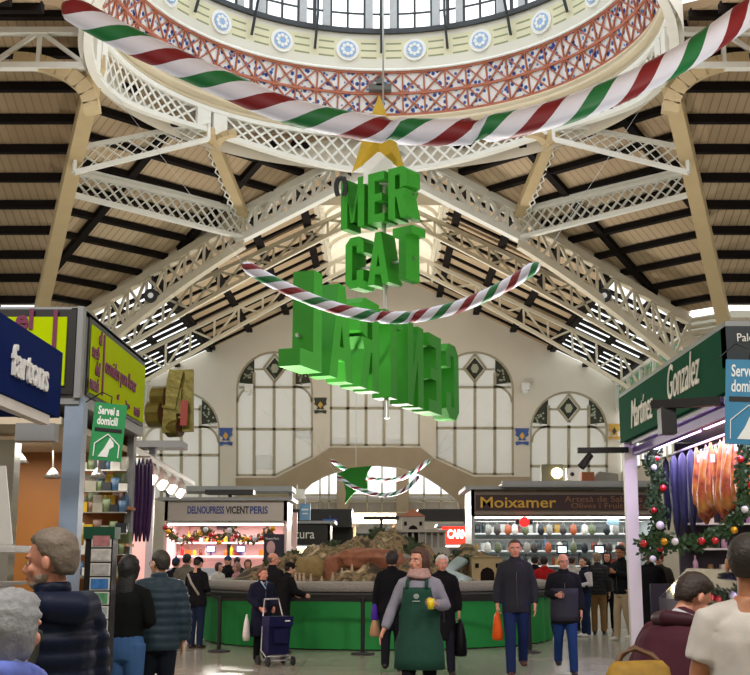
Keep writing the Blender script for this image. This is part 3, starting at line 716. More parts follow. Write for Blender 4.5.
g2 = [at(x, y, 27.2) for x, y in ((243, 264), (275, 283), (320, 303), (365, 315), (410, 317), (460, 306), (505, 286), (539, 264))]
garland(g2, .155, 'red white and green striped garland hung in front of the green letters', 1.25, [(g2[0], ring_pt(-90, RN, ZN)), (g2[-1], ring_pt(90, RN, ZN))])
g3 = [at(x, y, 52) for x, y in ((331, 460), (352, 473), (378, 480), (404, 477), (430, 460))]
garland(g3, .10, 'small far striped garland, the upper of two before the stone arch', .95, [(g3[0], V((-6, 57.6, 9))), (g3[-1], V((6.5, 57.6, 9)))])
g4 = [at(x, y, 50) for x, y in ((337, 476), (356, 488), (382, 495), (404, 490), (419, 476))]
garland(g4, .09, 'small far striped garland, the lower of two before the stone arch', .85, [(g4[0], V((-5, 50.2, 10))), (g4[-1], V((5, 50.2, 10)))])
# green fabric fish shape
YG = 51
m = MB(); pl = [(337, 474), (350, 468), (372, 466), (368, 472), (366, 478), (368, 489), (360, 489), (353, 494), (345, 504), (346, 493), (344, 484), (349, 485)]
pl = [(at(x, y, YG).x, at(x, y, YG).z) for x, y in pl]
m.prism(pl, lambda u_, v_, d_: V((u_, YG+d_, v_)), -.08, .08)
a = at(356, 466, YG); m.cyl(a, (a.x, 50.4, ZR-3), .012, 6, 1)
tag(m.build('hanging_banner', [mat('bright green felt', '#14700f', .8), steel]), 'green pointed fabric shape hanging behind the two far striped garlands', 'banner')

# ---- block letters
def L_bars(ch):
    t = .17
    S = {
     'M': (.62, [[(0, 0), (t, 0), (t, 1), (0, 1)], [(.62-t, 0), (.62, 0), (.62, 1), (.62-t, 1)], [(t-.03, 1), (t+.01, .55), (.355, .1), (.265, .1)], [(.62-t+.03, 1), (.62-t-.01, .55), (.265, .1), (.355, .1)]]),
     'E': (.42, [[(0, 0), (t, 0), (t, 1), (0, 1)], [(t, 0), (.42, 0), (.42, .16), (t, .16)], [(t, .84), (.42, .84), (.42, 1), (t, 1)], [(t, .42), (.36, .42), (.36, .57), (t, .57)]]),
     'R': (.46, [[(0, 0), (t, 0), (t, 1), (0, 1)], [(t, .85), (.36, .85), (.36, 1), (t, 1)], [(.29, .56), (.46, .62), (.46, .92), (.36, 1), (.29, .9)], [(t, .42), (.36, .42), (.42, .56), (t, .56)], [(.2, .43), (.36, .45), (.47, 0), (.3, 0)]]),
     'C': (.46, [[(0, .12), (t, .16), (t, .84), (0, .88)], [(0, .88), (.12, 1), (.34, 1), (.46, .88), (.46, .84), (t, .84)], [(0, .12), (t, .16), (.46, .16), (.46, .12), (.34, 0), (.12, 0)], [(.46-t, .68), (.46, .68), (.46, .86), (.46-t, .86)], [(.46-t, .14), (.46, .14), (.46, .34), (.46-t, .34)]]),
     'A': (.52, [[(0, 0), (.16, 0), (.33, 1), (.19, 1)], [(.52, 0), (.36, 0), (.19, 1), (.33, 1)], [(.12, .2), (.40, .2), (.37, .34), (.15, .34)]]),
     'T': (.46, [[(.145, 0), (.315, 0), (.315, .86), (.145, .86)], [(0, .84), (.46, .84), (.46, 1), (0, 1)]]),
     'N': (.48, [[(0, 0), (t, 0), (t, 1), (0, 1)], [(.48-t, 0), (.48, 0), (.48, 1), (.48-t, 1)], [(t-.03, 1), (t-.02, .66), (.48-t+.03, 0), (.48-t+.02, .4)]]),
     'L': (.42, [[(0, 0), (t, 0), (t, 1), (0, 1)], [(t, 0), (.42, 0), (.42, .17), (t, .17)]]),
    }
    return S[ch]
green = mat('bright green letter foam', '#2c9418', .6, var=.08, scale=2)
SY = C; sign = empty('hanging_sign', (gx(382, SY, 5), SY, gz(409, SY)-.6), 0, 'giant green block letters reading MER CAT and mirrored CENTRAL on a rod below the dome', 'sign')
def letters(word, cx, cy, z0, h, t, deep, widths=1.0, gap=.1, total=None, mirror=False):
    """t: unit text direction in plan; deep: thickness away from the viewer"""
    t = V(t).normalized(); nrm = V((-t.y, t.x)) if not mirror else V((t.y, -t.x))
    ws = [L_bars(c)[0] for c in word]; tot = (sum(ws)+gap*(len(ws)-1))*h*widths
    k = 1 if total is None else total/tot; x = -tot*k/2
    for ch, wd in zip(word, ws):
        m = MB()
        for j, pl in enumerate(L_bars(ch)[1]):
            e = j*.002
            fn = lambda u_, v_, d_: V((cx+t.x*(x+u_*h*widths*k)+nrm.x*d_, cy+t.y*(x+u_*h*widths*k)+nrm.y*d_, z0+v_*h))
            m.prism(pl, fn, -e, deep+e)
        o = m.build('letter', [green], sign)
        x += (wd+gap)*h*widths*k
sx = gx(380, SY, 8)
letters('MER', gx(373, SY, 11), SY, gz(223, SY), 1.62, (cos(R(38)), -sin(R(38))), .70, total=2.62)
letters('CAT', gx(378, SY, 9), SY, gz(284, SY), 1.66, (cos(R(38)), -sin(R(38))), .70, total=2.62)
letters('CENTRAL', .36, SY, 4.8+EYE, 2.64, (-cos(R(68.3)), -sin(R(68.3))), .6, total=13.0, mirror=True, gap=.16)
m = MB(); a = V((gx(384, SY, 6), SY+.15, gz(409, SY)-.3)); b2 = V((gx(381, SY, 11), SY+.3, gz(165, SY)+1.2))
m.cyl((sx+.2, SY+.3, gz(409, SY)-.25), (sx+.1, SY+.3, gz(158, SY)), .07, 10); m.cyl((sx+.1, SY+.3, gz(158, SY)), (sx+.1, SY+.3, ZD+4), .03, 6)
for z, tt, ln in ((gz(223, SY)+.8, 38, 1.2), (gz(284, SY)+.7, 38, 1.2)):
    m.bar((sx+.15-ln*cos(R(tt)), SY+.3+ln*sin(R(tt)), z), (sx+.15+ln*cos(R(tt)), SY+.3-ln*sin(R(tt)), z), .07, .07)
m.bar((.42+2.1-.5, SY+5.6+.2, 5.7+EYE), (.42-2.1-.5, SY-5.6+.2, 5.7+EYE), .08, .08)
m.build('rod', [steel], sign)
gold = mat('matt gold star', '#c9a52e', .45, metal=.3, var=.1)
st = empty('hanging_star', (gx(380, SY, 12), SY+.1, gz(165, SY)), 0, 'gold five pointed star hanging above the green letters below the dome', 'star')
m = MB(); cx_, cz_ = gx(379, SY, 12), gz(136, SY); pl = []
for i in range(10):
    r_ = 1.45 if i % 2 == 0 else .58; a = pi/2+i*pi/5; pl.append((r_*cos(a), r_*sin(a)))
for i in range(10):
    p, q = pl[i], pl[(i+1) % 10]
    m.add([(cx_+p[0], SY+.1, cz_+p[1]), (cx_+q[0], SY+.1, cz_+q[1]), (cx_, SY-.2, cz_)], [(0, 1, 2)]); m.add([(cx_+p[0], SY+.1, cz_+p[1]), (cx_+q[0], SY+.1, cz_+q[1]), (cx_, SY+.4, cz_)], [(0, 2, 1)])
m.build('star', [gold], st)
m = MB(); m.bar((cx_, SY+.2, cz_-.5), (cx_-.05, SY+.3, gz(182, SY)), .9, .3, (0, 1, 0)); m.build('mount', [white_m], st)
# black mourning ribbon clipped to the M
m = MB(); c = at(341, 188, SY+.4); pts = []
for i in range(17):
    t = -1.15+i*2.3/16; pts.append(c+V((.15*sin(t*2.2)*1.0, 0, .38*cos(t*1.9)-.05)))
m.tube(pts, [(.03, .09)]*17, 6, ref=(0, 1, 0)); tag(m.build('ribbon', [black_m]), 'black looped mourning ribbon at the top left of the green letter M', 'ribbon')
m = MB(); c = at(380, 88, C+RB-.6); m.box(c, (.9, .3, .25)); m.box(c+V((0, 0, .2)), (.3, .3, .3)); m.cyl(c+V((0, 0, .3)), c+V((0, .4, .9)), .04, 6)
tag(m.build('floodlight', [mat('dull grey casing', '#57564f', .5)]), 'flat grey lamp fixed to the dome tile band above the star', 'lamp')
# loudspeakers on trusses
for s, px_ in ((-1, 152), (1, 603)):
    c = at(px_, 297, 47.5); m = MB(); m.cyl(c+V((0, -.3, 0)), c+V((0, .3, 0)), .3, 16); m.cyl(c+V((0, -.32, 0)), c+V((0, -.3, 0)), .12, 12, 1); m.bar(c, c+V((0, 0, 1.0)), .08, .08)
    tag(m.build('loudspeaker', [black_m, steel]), 'round black loudspeaker hung on the %s arch truss' % side[s], 'speaker')

# ================= nativity display =================
TC = V((0, 24.6)); TR = 3.55
def octa(r, n=16, ph=0): return [V((TC.x-.08+r*sin(2*pi*i/n+ph), TC.y+r*cos(2*pi*i/n+ph))) for i in range(n)]
cloth = mat('green stage cloth', '#18883a', .75, var=.15, scale=3, bump=.3)
nat = empty('display_platform', (-.08, TC.y, 0), 0, 'round platform draped in green cloth that carries the nativity landscape', 'platform')
m = MB(); n = 160; rings = []
for z, q in ((.02, .09), (.3, .07), (.6, .05), (.93, .02)):
    rings.append([(TC.x-.08+(TR+q*sin(i*2.9+noise.noise(V((i*.3, z, 0)))*3)*(.6+.5*noise.noise(V((i*.13, 0, 3)))))*sin(2*pi*i/n), TC.y+(TR+q*sin(i*2.9+noise.noise(V((i*.3, z, 0)))*3)*(.6+.5*noise.noise(V((i*.13, 0, 3)))))*cos(2*pi*i/n), z) for i in range(n)])
vs = [v for r in rings for v in r]; fs = [(k*n+i, k*n+(i+1) % n, (k+1)*n+(i+1) % n, (k+1)*n+i) for k in range(3) for i in range(n)]
m.add(vs, fs, 0, True); m.build('cloth_skirt', [cloth], nat)
m = MB(); m.lathe([(TR-.05, .85), (TR+.1, .9), (TR+.12, .97), (TR+.04, 1.0), (0, 1.0)], (TC.x-.08, TC.y, 0), 64, sm=False); m.build('platform_top', [mat('dark platform edge', '#22251f', .7)], nat, fix=False)
peb = mat('pebbled grey rim', '#8c8980', .8, var=.5, scale=38, bump=.6)
m = MB(); m.lathe([(TR-.1, 1.0), (TR+.03, 1.02), (TR-.02, 1.17), (TR-.22, 1.2), (TR-.3, 1.0)], (TC.x-.08, TC.y, 0), 96); m.build('pebble_rim', [peb], nat, fix=False)
rock = bpy.data.materials.new('mossy painted cork rock'); rock.use_nodes = True; nt = rock.node_tree; b = nt.nodes['Principled BSDF']; b.inputs['Roughness'].default_value = .9
tc = N(nt, 'ShaderNodeTexCoord'); nz = N(nt, 'ShaderNodeTexNoise'); nz.inputs['Scale'].default_value = 3.4; nz.inputs['Detail'].default_value = 6; nt.links.new(tc.outputs['Object'], nz.inputs['Vector'])
nt.links.new(ramp(nt, nz.outputs['Fac'], [(.2, '#1c1912'), (.42, '#453d2a'), (.5, '#8a7350'), (.57, '#4e4a2c'), (.70, '#c0a884')], False), b.inputs['Base Color'])
bp = N(nt, 'ShaderNodeBump'); bp.inputs['Strength'].default_value = .8; bp.inputs['Distance'].default_value = .05; n2 = N(nt, 'ShaderNodeTexNoise'); n2.inputs['Scale'].default_value = 14; n2.inputs['Detail'].default_value = 5
nt.links.new(tc.outputs['Object'], n2.inputs['Vector']); nt.links.new(n2.outputs['Fac'], bp.inputs['Height']); nt.links.new(bp.outputs[0], b.inputs['Normal'])
MC['rock'] = rock
def hump(x, y, hs):
    z = 1.0
    for (hx, hy, r_, h_) in hs:
        d = sqrt((x-hx)**2+(y-hy)**2)/r_
        if d < 1: z = max(z, 1.0+h_*(1-d**1.7))
    return z
humps = [(-.15, 24.6, 2.1, 1.02), (-1.1, 24.2, 2.0, .75), (-2.0, 23.9, 1.3, .38), (-.1, 22.9, 1.35, .62), (.7, 25.0, 1.2, .7), (1.55, 24.4, 1.3, .66), (2.5, 24.0, .9, .3), (-1.6, 22.9, 1.1, .35), (1.9, 25.5, 1.2, .7)]
m = MB(); G = 120; vs = []; idx = {}
for i in range(G+1):
    for j in range(G+1):
        x = -3.5+7.0*i/G; y = TC.y-3.4+6.8*j/G
        if (x+.08)**2+(y-TC.y)**2 > (TR-.22)**2: continue
        z = hump(x, y, humps); q = z-1
        nn = noise.fractal(V((x*1.9, y*1.9, 3)), 1, 2.1, 5)*.30+noise.noise(V((x*7, y*7, 1)))*.07
        z = 1.03+max(0, q+nn*min(1, q*2.2+.12))
        idx[(i, j)] = len(vs); vs.append((x, y, z))
fs = [(idx[(i, j)], idx[(i+1, j)], idx[(i+1, j+1)], idx[(i, j+1)]) for i in range(G) for j in range(G) if all(k in idx for k in ((i, j), (i+1, j), (i+1, j+1), (i, j+1)))]
m.add(vs, fs, 0, True); o = m.build('nativity_mountain', [rock], fix=False); tag(o, 'rugged brown and mossy mountain landscape of the nativity display', 'mountain')
rr = random.Random(5)
# big reddish cave rock and loose stones
m = MB(); c = V((-.28, 22.55, 1.42))
m.sph(c+V((0, 0, .12)), .5, 28, 0, (1.35, .8, .55), nz=.35, sd=2); m.sph(c+V((-.62, -.05, -.1)), .3, 20, 0, (.7, .8, 1.2), nz=.35, sd=4); m.sph(c+V((.62, .1, -.1)), .3, 20, 0, (.7, .8, 1.2), nz=.35, sd=7)
m = solid(m, .03, 1); tag(m.build('cave_rock', [mat('reddish cork rock', '#84553c', .9, var=.5, scale=9, bump=.8)]), 'big reddish cave shaped rock at the front of the nativity landscape', 'rock')
m = MB(); m.sph((-1.35, 22.6, 1.38), .33, 18, 0, (1.1, .7, .8), nz=.4, sd=9); tag(m.build('boulder', [mat('yellowish boulder', '#857348', .9, var=.4, scale=9, bump=.8)]), 'yellowish boulder left of the cave rock in the nativity landscape', 'rock')
stone_o = None
for i in range(46):
    a = rr.uniform(0, 2*pi); 
    x = rr.uniform(-2.7, 2.7); y = rr.uniform(21.7, 23.8)
    if (x+.08)**2+(y-TC.y)**2 > (TR-.45)**2 or (abs(x+.28) < 1.0 and abs(y-22.55) < .7): continue
    if abs(x+1.35) < .5 and abs(y-22.6) < .5: continue
    z = hump(x, y, humps)
    if stone_o is None:
        m = MB(); m.sph((0, 0, 0), .11, 10, 0, (1, .8, .7), nz=.5, sd=1); stone_o = m.build('stone', [rock], None, False)
        o = stone_o
    else: o = stone_o.copy(); col.objects.link(o)
    o.location = (x, y, z+.08); o.rotation_euler = (rr.random()*6, rr.random()*6, rr.random()*6); sc_ = rr.uniform(.6, 1.7); o.scale = (sc_,)*3
    tag(o, 'loose mossy stone lying in the nativity landscape', 'stone', 'stones of the nativity landscape')
# village buildings
def house(x, y, z, w_, d_, h_, lab, roofm, wallm, arch=True, rh=.12, cat='model house'):
    root = empty('model_house', (x, y, z), 0, lab, cat)
    m = MB(); m.box((x, y, z+h_/2), (w_, d_, h_)); m.build('walls', [wallm], root)
    m = MB(); m.prism([(-w_/2-.03, 0), (w_/2+.03, 0), (0, rh)], lambda u_, v_, q: V((x+u_, y+q, z+h_+v_)), -d_/2-.03, d_/2+.03); m.build('roof', [roofm], root)
    m = MB(); aw = w_*.22
    m.prism([(-aw, 0), (aw, 0), (aw, h_*.45), (aw*.7, h_*.58), (0, h_*.65), (-aw*.7, h_*.58), (-aw, h_*.45)], lambda u_, v_, q: V((x+u_, y-d_/2-q, z+v_+.01)), 0, .012); m.build('doorway', [dark_wood], root)
    m = MB()
    for q in (-1, 1): m.box((x+q*w_*.33, y-d_/2-.005, z+h_*.72), (w_*.12, .02, h_*.16))
    m.build('window', [dark_wood], root)
mw, mr = mat('model white render', '#a8a69e', .8, var=.1), mat('model terracotta roof', '#b0765c', .8, var=.2)
hz = 1.62
house(gx(413, 25.4), 25.4, gz(540, 25.4)-.05, .5, .4, .55, 'model house with a pink gable and dark arch at the top of the nativity village', mr, mw, rh=.16)
bw_ = mat('model grey stone', '#9c9a92', .8, var=.15)
m = MB(); y = 25.2; x0, x1 = gx(398, y), gx(447, y); zt_, zb_ = gz(531, y), gz(549, y)
m.box(((x0+x1)/2, y, zt_), (x1-x0, .25, .06)); m.box(((x0+x1)/2, y+.1, zb_-.12), (x1-x0+.1, .4, .3))
for i in range(8): m.cyl((x0+.05+i*(x1-x0-.1)/7, y-.05, zb_), (x0+.05+i*(x1-x0-.1)/7, y-.05, zt_), .025, 8)
m.box(((x0+x1)/2, y+.1, (zt_+zb_)/2), (x1-x0-.06, .03, zt_-zb_), 0, 1)
tag(m.build('model_colonnade', [mw, bw_]), 'white model colonnade spread below the gabled house of the nativity village', 'model')
y = 23.6; house(gx(486, y), y, gz(585, y)-.02, .62, .5, .56, 'square ochre model tower at the right end of the nativity landscape', mat('ochre roof', '#9b8c62', .8), mat('model ochre render', '#a99a72', .85, var=.2, scale=8), rh=.05)
y = 23.4; house(gx(405, y), y, gz(575, y), .34, .3, .34, 'small grey model house beside the dark haired woman in the nativity landscape', bw_, bw_, rh=.08)
m = MB()     # white model ramp / river
P_ = [at(462, 560, 23.6), at(447, 572, 23.2), at(465, 580, 22.8), at(455, 590, 22.4)]
m.tube(P_, [(.16, .07)]*4, 8); tag(m.build('model_river', [mat('pale glossy model river', '#8fa0a0', .2, var=.15)]), 'pale winding model river descending the right side of the nativity landscape', 'model')
# bushes and palms
bush = None; leafm = mat('dark moss green foliage', '#38452a', .9, var=.4, scale=20)
def bush_mb(n, r, seed, leaf=.05):
    m = MB(); q = random.Random(seed)
    for i in range(n):
        d = V((q.gauss(0, 1), q.gauss(0, 1), q.gauss(0, 1))).normalized()*r*q.uniform(.55, 1); d.z = abs(d.z)*.9
        a = V((q.gauss(0, 1), q.gauss(0, 1), q.gauss(0, 1))).normalized()*leaf; b3 = a.cross(d).normalized()*leaf*.5
        m.add([d-a, d-b3, d+a, d+b3], [(0, 1, 2, 3)])
    return m
for i in range(26):
    x = rr.uniform(-2.4, 2.7); y = rr.uniform(22.0, 25)
    if (x+.08)**2+(y-TC.y)**2 > (TR-.5)**2 or (abs(x+.3) < 1.1 and y < 23.3): continue
    if bush is None: m = bush_mb(150, .2, 3); m.sph((0, 0, .02), .14, 10, nz=.4); bush = m.build('model_bush', [leafm], None, False, fix=False); o = bush
    else: o = bush.copy(); col.objects.link(o)
    o.location = (x, y, hump(x, y, humps)+.04); s_ = rr.uniform(.5, 1.2); o.scale = (s_, s_, s_*rr.uniform(.8, 1.4))
    tag(o, 'small dark green shrub planted in the nativity landscape', 'shrub', 'shrubs of the nativity landscape')
# nativity figurines
fig = None
for i, (x, y_) in enumerate(((296, 582), (304, 586), (311, 581), (322, 584), (333, 587), (342, 580), (300, 576), (352, 584), (470, 588), (478, 584), (496, 588), (504, 590), (455, 586), (512, 588))):
    Y_ = 22.1; p = at(x, y_, Y_)
    if fig is None:
        m = MB(); m.tube([(0, 0, 0), (0, 0, .06), (0, 0, .11), (0, 0, .13)], [.035, .028, .022, .01], 8); m.sph((0, 0, .15), .02, 8); fig = m.build('figurine', [mat('painted clay', '#b8a58c', .7, var=.5, scale=18)], None, False); o = fig
    else: o = fig.copy(); col.objects.link(o)
    zb = hump(p.x, Y_, humps)+.03; o.location = (p.x, Y_-.1, max(zb, 1.06)); tag(o, 'little clay figurine standing at the front of the nativity landscape', 'figurine', 'clay figurines of the nativity landscape')
# belt barrier posts
BY = 20.2
def post(x, y, lab):
    root = empty('barrier_post', (x, y, 0), 0, lab, 'barrier post', 'belt barrier posts round the green platform')
    m = MB(); m.lathe([(0, 0), (.2, 0), (.2, .02), (.06, .045), (0, .045)], (0, 0, 0), 24); m.build('base', [black_m], root, False)
    m = MB(); m.cyl((0, 0, .04), (0, 0, .86), .035, 14); m.build('pole', [black_m], root, False)
    m = MB(); m.cyl((0, 0, .86), (0, 0, .95), .045, 14); m.build('belt_head', [black_m], root, False)
pp = [(gx(221, 20.8), 20.8, 'black belt barrier post left of the green platform'), (gx(363, BY), BY, 'black belt barrier post in front of the platform between stroller and shoppers'), (gx(528, 20.6), 20.6, 'black belt barrier post near the right end of the green platform')]
for a in pp: post(*a)
belt = mat('black webbing', '#0c0c0d', .8)
for i in range(2):
    m = MB(); m.bar((pp[i][0]+.04, pp[i][1], .9), (pp[i+1][0]-.04, pp[i+1][1], .9), .008, .055)
    tag(m.build('barrier_belt', [belt]), ['black belt stretched along the platform from the left post to the middle post', 'black belt stretched along the platform from the middle post to the right post'][i], 'barrier belt')
m = MB(); m.bar((pp[0][0], pp[0][1]+.04, .9), (-4.1, 26.5, .9), .008, .055); tag(m.build('barrier_belt', [belt]), 'black belt running back along the left side of the platform', 'barrier belt')
def fit_text(body, size, width, fn, depth, mt, name, parent, bold=0, shear=0):
    m = text_mb(body, size, lambda u, v, d: V((u, v, d)), depth, 1, shear, bold=bold)
    u0 = min(v.x for v in m.v); u1 = max(v.x for v in m.v); k = width/(u1-u0)
    m.v = [V(fn((v.x-u0)*k, v.y, v.z)) for v in m.v]; return m.build(name, [mt], parent, fix=False)
# ================= stalls =================
def side_text(body, size, X, y0, z0, mt, name, parent, s=1, depth=.02, xs=1, shear=0, bold=0, sp=1):
    """lettering on a face X=const; s=1: face looks to +X (read with Y growing), s=-1 looks to -X (read with Y shrinking)"""
    m = text_mb(body, size, lambda u, v, d: V((X+s*d, y0+s*u, z0+v)), depth, xs, shear, bold=bold, sp=sp)
    return m.build(name, [mt], parent, fix=False)
def front_text(body, size, x0, Y, z0, mt, name, parent, depth=.02, xs=1, shear=0, bold=0, sp=1):
    m = text_mb(body, size, lambda u, v, d: V((x0+u, Y-d, z0+v)), depth, xs, shear, bold=bold, sp=sp)
    return m.build(name, [mt], parent, fix=False)
navy = mat('navy sign board', '#12235a', .8, var=.05, spec=.03); lime = mat('lime sign panel', '#b0c808', .8, var=.04, spec=.03); plum = mat('plum lettering', '#6d1a46', .5)
fluo = mat('white fluorescent tube', '#fff6f0', .4, emit=4); fluov = mat('violet white fluorescent tube', '#d9b4ff', .4, emit=7, var=0)
# --- left: blue sign
x = -2.39; zb, zt_ = EYE+.12*8.5, EYE+.12*8.5+.5
zb, zt_ = gz(418, 8.5), gz(353, 8.5)
bs = empty('stall_sign', (x-.2, 6.5, zb), 0, 'navy blue sign board with white lettering at the upper left edge', 'sign')
m = MB(); m.box((x-.15, 6.25, (zb+zt_)/2), (.3, 4.5, zt_-zb)); m.build('board', [navy], bs)
fit_text('fartons', .29, .80, lambda u, v, d: V((x+.005+d, 7.3+u, zb+.14+v)), .02, mat('white raised lettering', '#e6e6e6', .4), 'lettering', bs, .004)
m = MB(); m.bar((x-.05, 5, zb-.04), (x-.05, 8.3, zb-.04), .07, .07); m.build('tube_light', [mat('unlit diffuser', '#d9d4d0', .4)], bs)
m = MB(); m.box((x-1.2, 6.2, zb+.02), (2.0, 4.4, .05)); m.build('soffit', [navy], bs)
m = MB(); m.box((x-1.55, 8.3, zb+.25), (.2, .2, .5)); m.cyl((x-1.0, 7.6, zb-.1), (x-1.0, 7.6, zb), .14, 14); m.build('ceiling_spot', [white_m], bs)
m = MB(); m.box((x-.7, 8.48, 1.25), (.12, .1, 2.5)); tag(m.build('stall_post', [grey_metal]), 'slim grey post holding the navy sign at the far left', 'post')
# --- left: lime corner kiosk
X0, YA, YB = -2.56, 9.66, 12.3
zt_, zb = gz(308, YA), gz(397, YA)
ks = empty('corner_sign', (-3.6, 10.9, zb), 0, 'lime yellow corner sign box with plum lettering above the takeaway kiosk', 'sign')
m = MB(); m.box((X0-.05, (YA+YB)/2, (zt_+zb)/2), (.10, YB-YA, zt_-zb)); m.box((X0-1.3, YA+.07, (zt_+zb)/2), (2.6, .1, zt_-zb)); m.box((X0-1.3, (YA+YB)/2, zt_-.02), (2.6, YB-YA, .06)); m.box((X0-1.3, (YA+YB)/2, zb-.03), (2.6, YB-YA, .06))
m.box((X0-.015, YA+.02, (zt_+zb)/2), (.05, .1, zt_-zb+.02)); m.build('frame', [grey_metal], ks)
m = MB(); m.box((X0-.02, (YA+YB)/2+.05, (zt_+zb)/2), (.07, YB-YA-.25, zt_-zb-.08)); m.box((X0-1.22, YA+.0, (zt_+zb)/2), (2.35, .08, zt_-zb-.04)); m.build('dark_surround', [black_m], ks)
m = MB(); m.box((X0+.012, (YA+YB)/2+.07, (zt_+zb)/2-.01), (.03, YB-YA-.35, zt_-zb-.17)); m.build('side_panel', [lime], ks)
m = MB(); m.box((X0-1.22, YA-.045, (zt_+zb)/2), (2.2, .03, zt_-zb-.18)); m.build('front_panel', [lime], ks)
H = zt_-zb
for w_, q in (('el', .74), ('racó', .52), ('del', .31), ('menú', .09)):
    side_text(w_, .17, X0+.03, YA+.62-{'el': .17, 'racó': .42, 'del': .27, 'menú': .46}[w_]*.9, zb+.05+q*(H-.1), plum, 'lettering', ks, 1, .01, .8, bold=.004)
m = MB(); m.box((X0+.035, YA+.66, zb+H*.5), (.012, .035, H*.72)); m.build('divider_line', [plum], ks)
side_text('comidas para llevar', .215, X0+.03, YA+.74, zb+.43*H, plum, 'lettering', ks, 1, .01, .80)
side_text('tel', .08, X0+.03, YA+1.25, zb+.2*H, plum, 'lettering', ks, 1, .01, .9)
side_text('Tapes', .09, X0+.03, YA+1.62, zb+.17*H, plum, 'lettering', ks, 1, .01, .9)
side_text('MENÚ', .12, X0+.03, YA+2.02, zb+.13*H, plum, 'lettering', ks, 1, .01, .8)
xr = gx(55, YA, 1.6)
front_text('el', .24, xr-.34, YA-.062, gz(330, YA), plum, 'lettering', ks, .01, .95, bold=.008)
front_text('racó', .24, xr-.60, YA-.062, gz(352, YA), plum, 'lettering', ks, .01, .95, bold=.008)
front_text('del', .24, xr-.46, YA-.062, gz(374, YA), plum, 'lettering', ks, .01, .95, bold=.008)
m = MB(); m.box((xr+.0, YA-.066, zb+.62*H), (.035, .012, H*.68)); m.build('divider_line', [plum], ks)
kp = empty('kiosk', (-3.8, 11, 0), 0, 'takeaway kiosk with orange brown wood back wall behind a grey blue post', 'kiosk')
xa, xb = gx(56, YA), gx(75, YA)
m = MB(); m.box(((xa+xb)/2, YA+.1, zb/2), (xb-xa, .16, zb)); m.build('corner_post', [mat('grey blue painted post', '#8d9db2', .4, metal=.2)], kp)
m = MB(); xq = gx(127, YB); m.box((xq, YB, 1.5), (.07, .12, 3.0)); m.build('far_post', [grey_metal], kp)
m = MB(); m.box((-4.45, YB+.05, 1.5), (3.5, .06, 3.0)); m.build('back_wall', [wood_m], kp)
m = MB(); m.box((-4.3, YA+1.3, zb-.2), (3.2, 2.6, .06)); m.build('ceiling_board', [mat('pale soffit', '#cfc0a8', .6)], kp)
m = MB(); m.box((-3.9, YB-.35, .55), (2.2, .6, 1.1)); m.box((-3.9, YB-.35, 1.12), (2.3, .7, .05)); m.build('counter', [mat('kiosk counter', '#6a6f73', .5)], kp)
shz = [gz(508, YB-.3), gz(545, YB-.3), gz(580, YB-.3)]
m = MB()
for z in shz: m.box((gx(97, YB-.3), YB-.18, z), (.62, .36, .03))
m.build('shelf', [wood_m], kp)
m = MB(); m.bar((gx(2, 9), 9.2, gz(430, 9)), (gx(42, 9), 9.2, gz(430, 9)), .14, .14); tag(m.build('lamp_housing', [grey_metal]), 'grey tubular lamp housing beneath the navy sign', 'lamp')
m = MB(); a = at(10, 420, 10.5); m.box((a.x, 10.5, 1.3), (.18, .18, 2.7)); m.box((a.x-.3, 10.6, 1.3), (.5, .1, 2.7)); tag(m.build('steel_column', [steel]), 'brushed steel column at the left edge behind the white card', 'column')
# hanging lamps of kiosk
for px_, y0 in ((20, 455), (98, 470), (53, 470)):
    Y = 11.3; a = at(px_, 415, Y); b2 = at(px_, y0, Y); m = MB(); m.cyl(a, b2, .008, 6); m.lathe([(.015, .1), (.04, .07), (.09, .0), (.085, 0), (.03, .06)], b2-V((0, 0, .08)), 14)
    tag(m.build('pendant_lamp', [steel]), 'steel pendant lamp hanging in the kiosk ' + {20: 'at its left end', 98: 'below the green home delivery sign', 53: 'behind the grey blue post'}[px_], 'lamp')
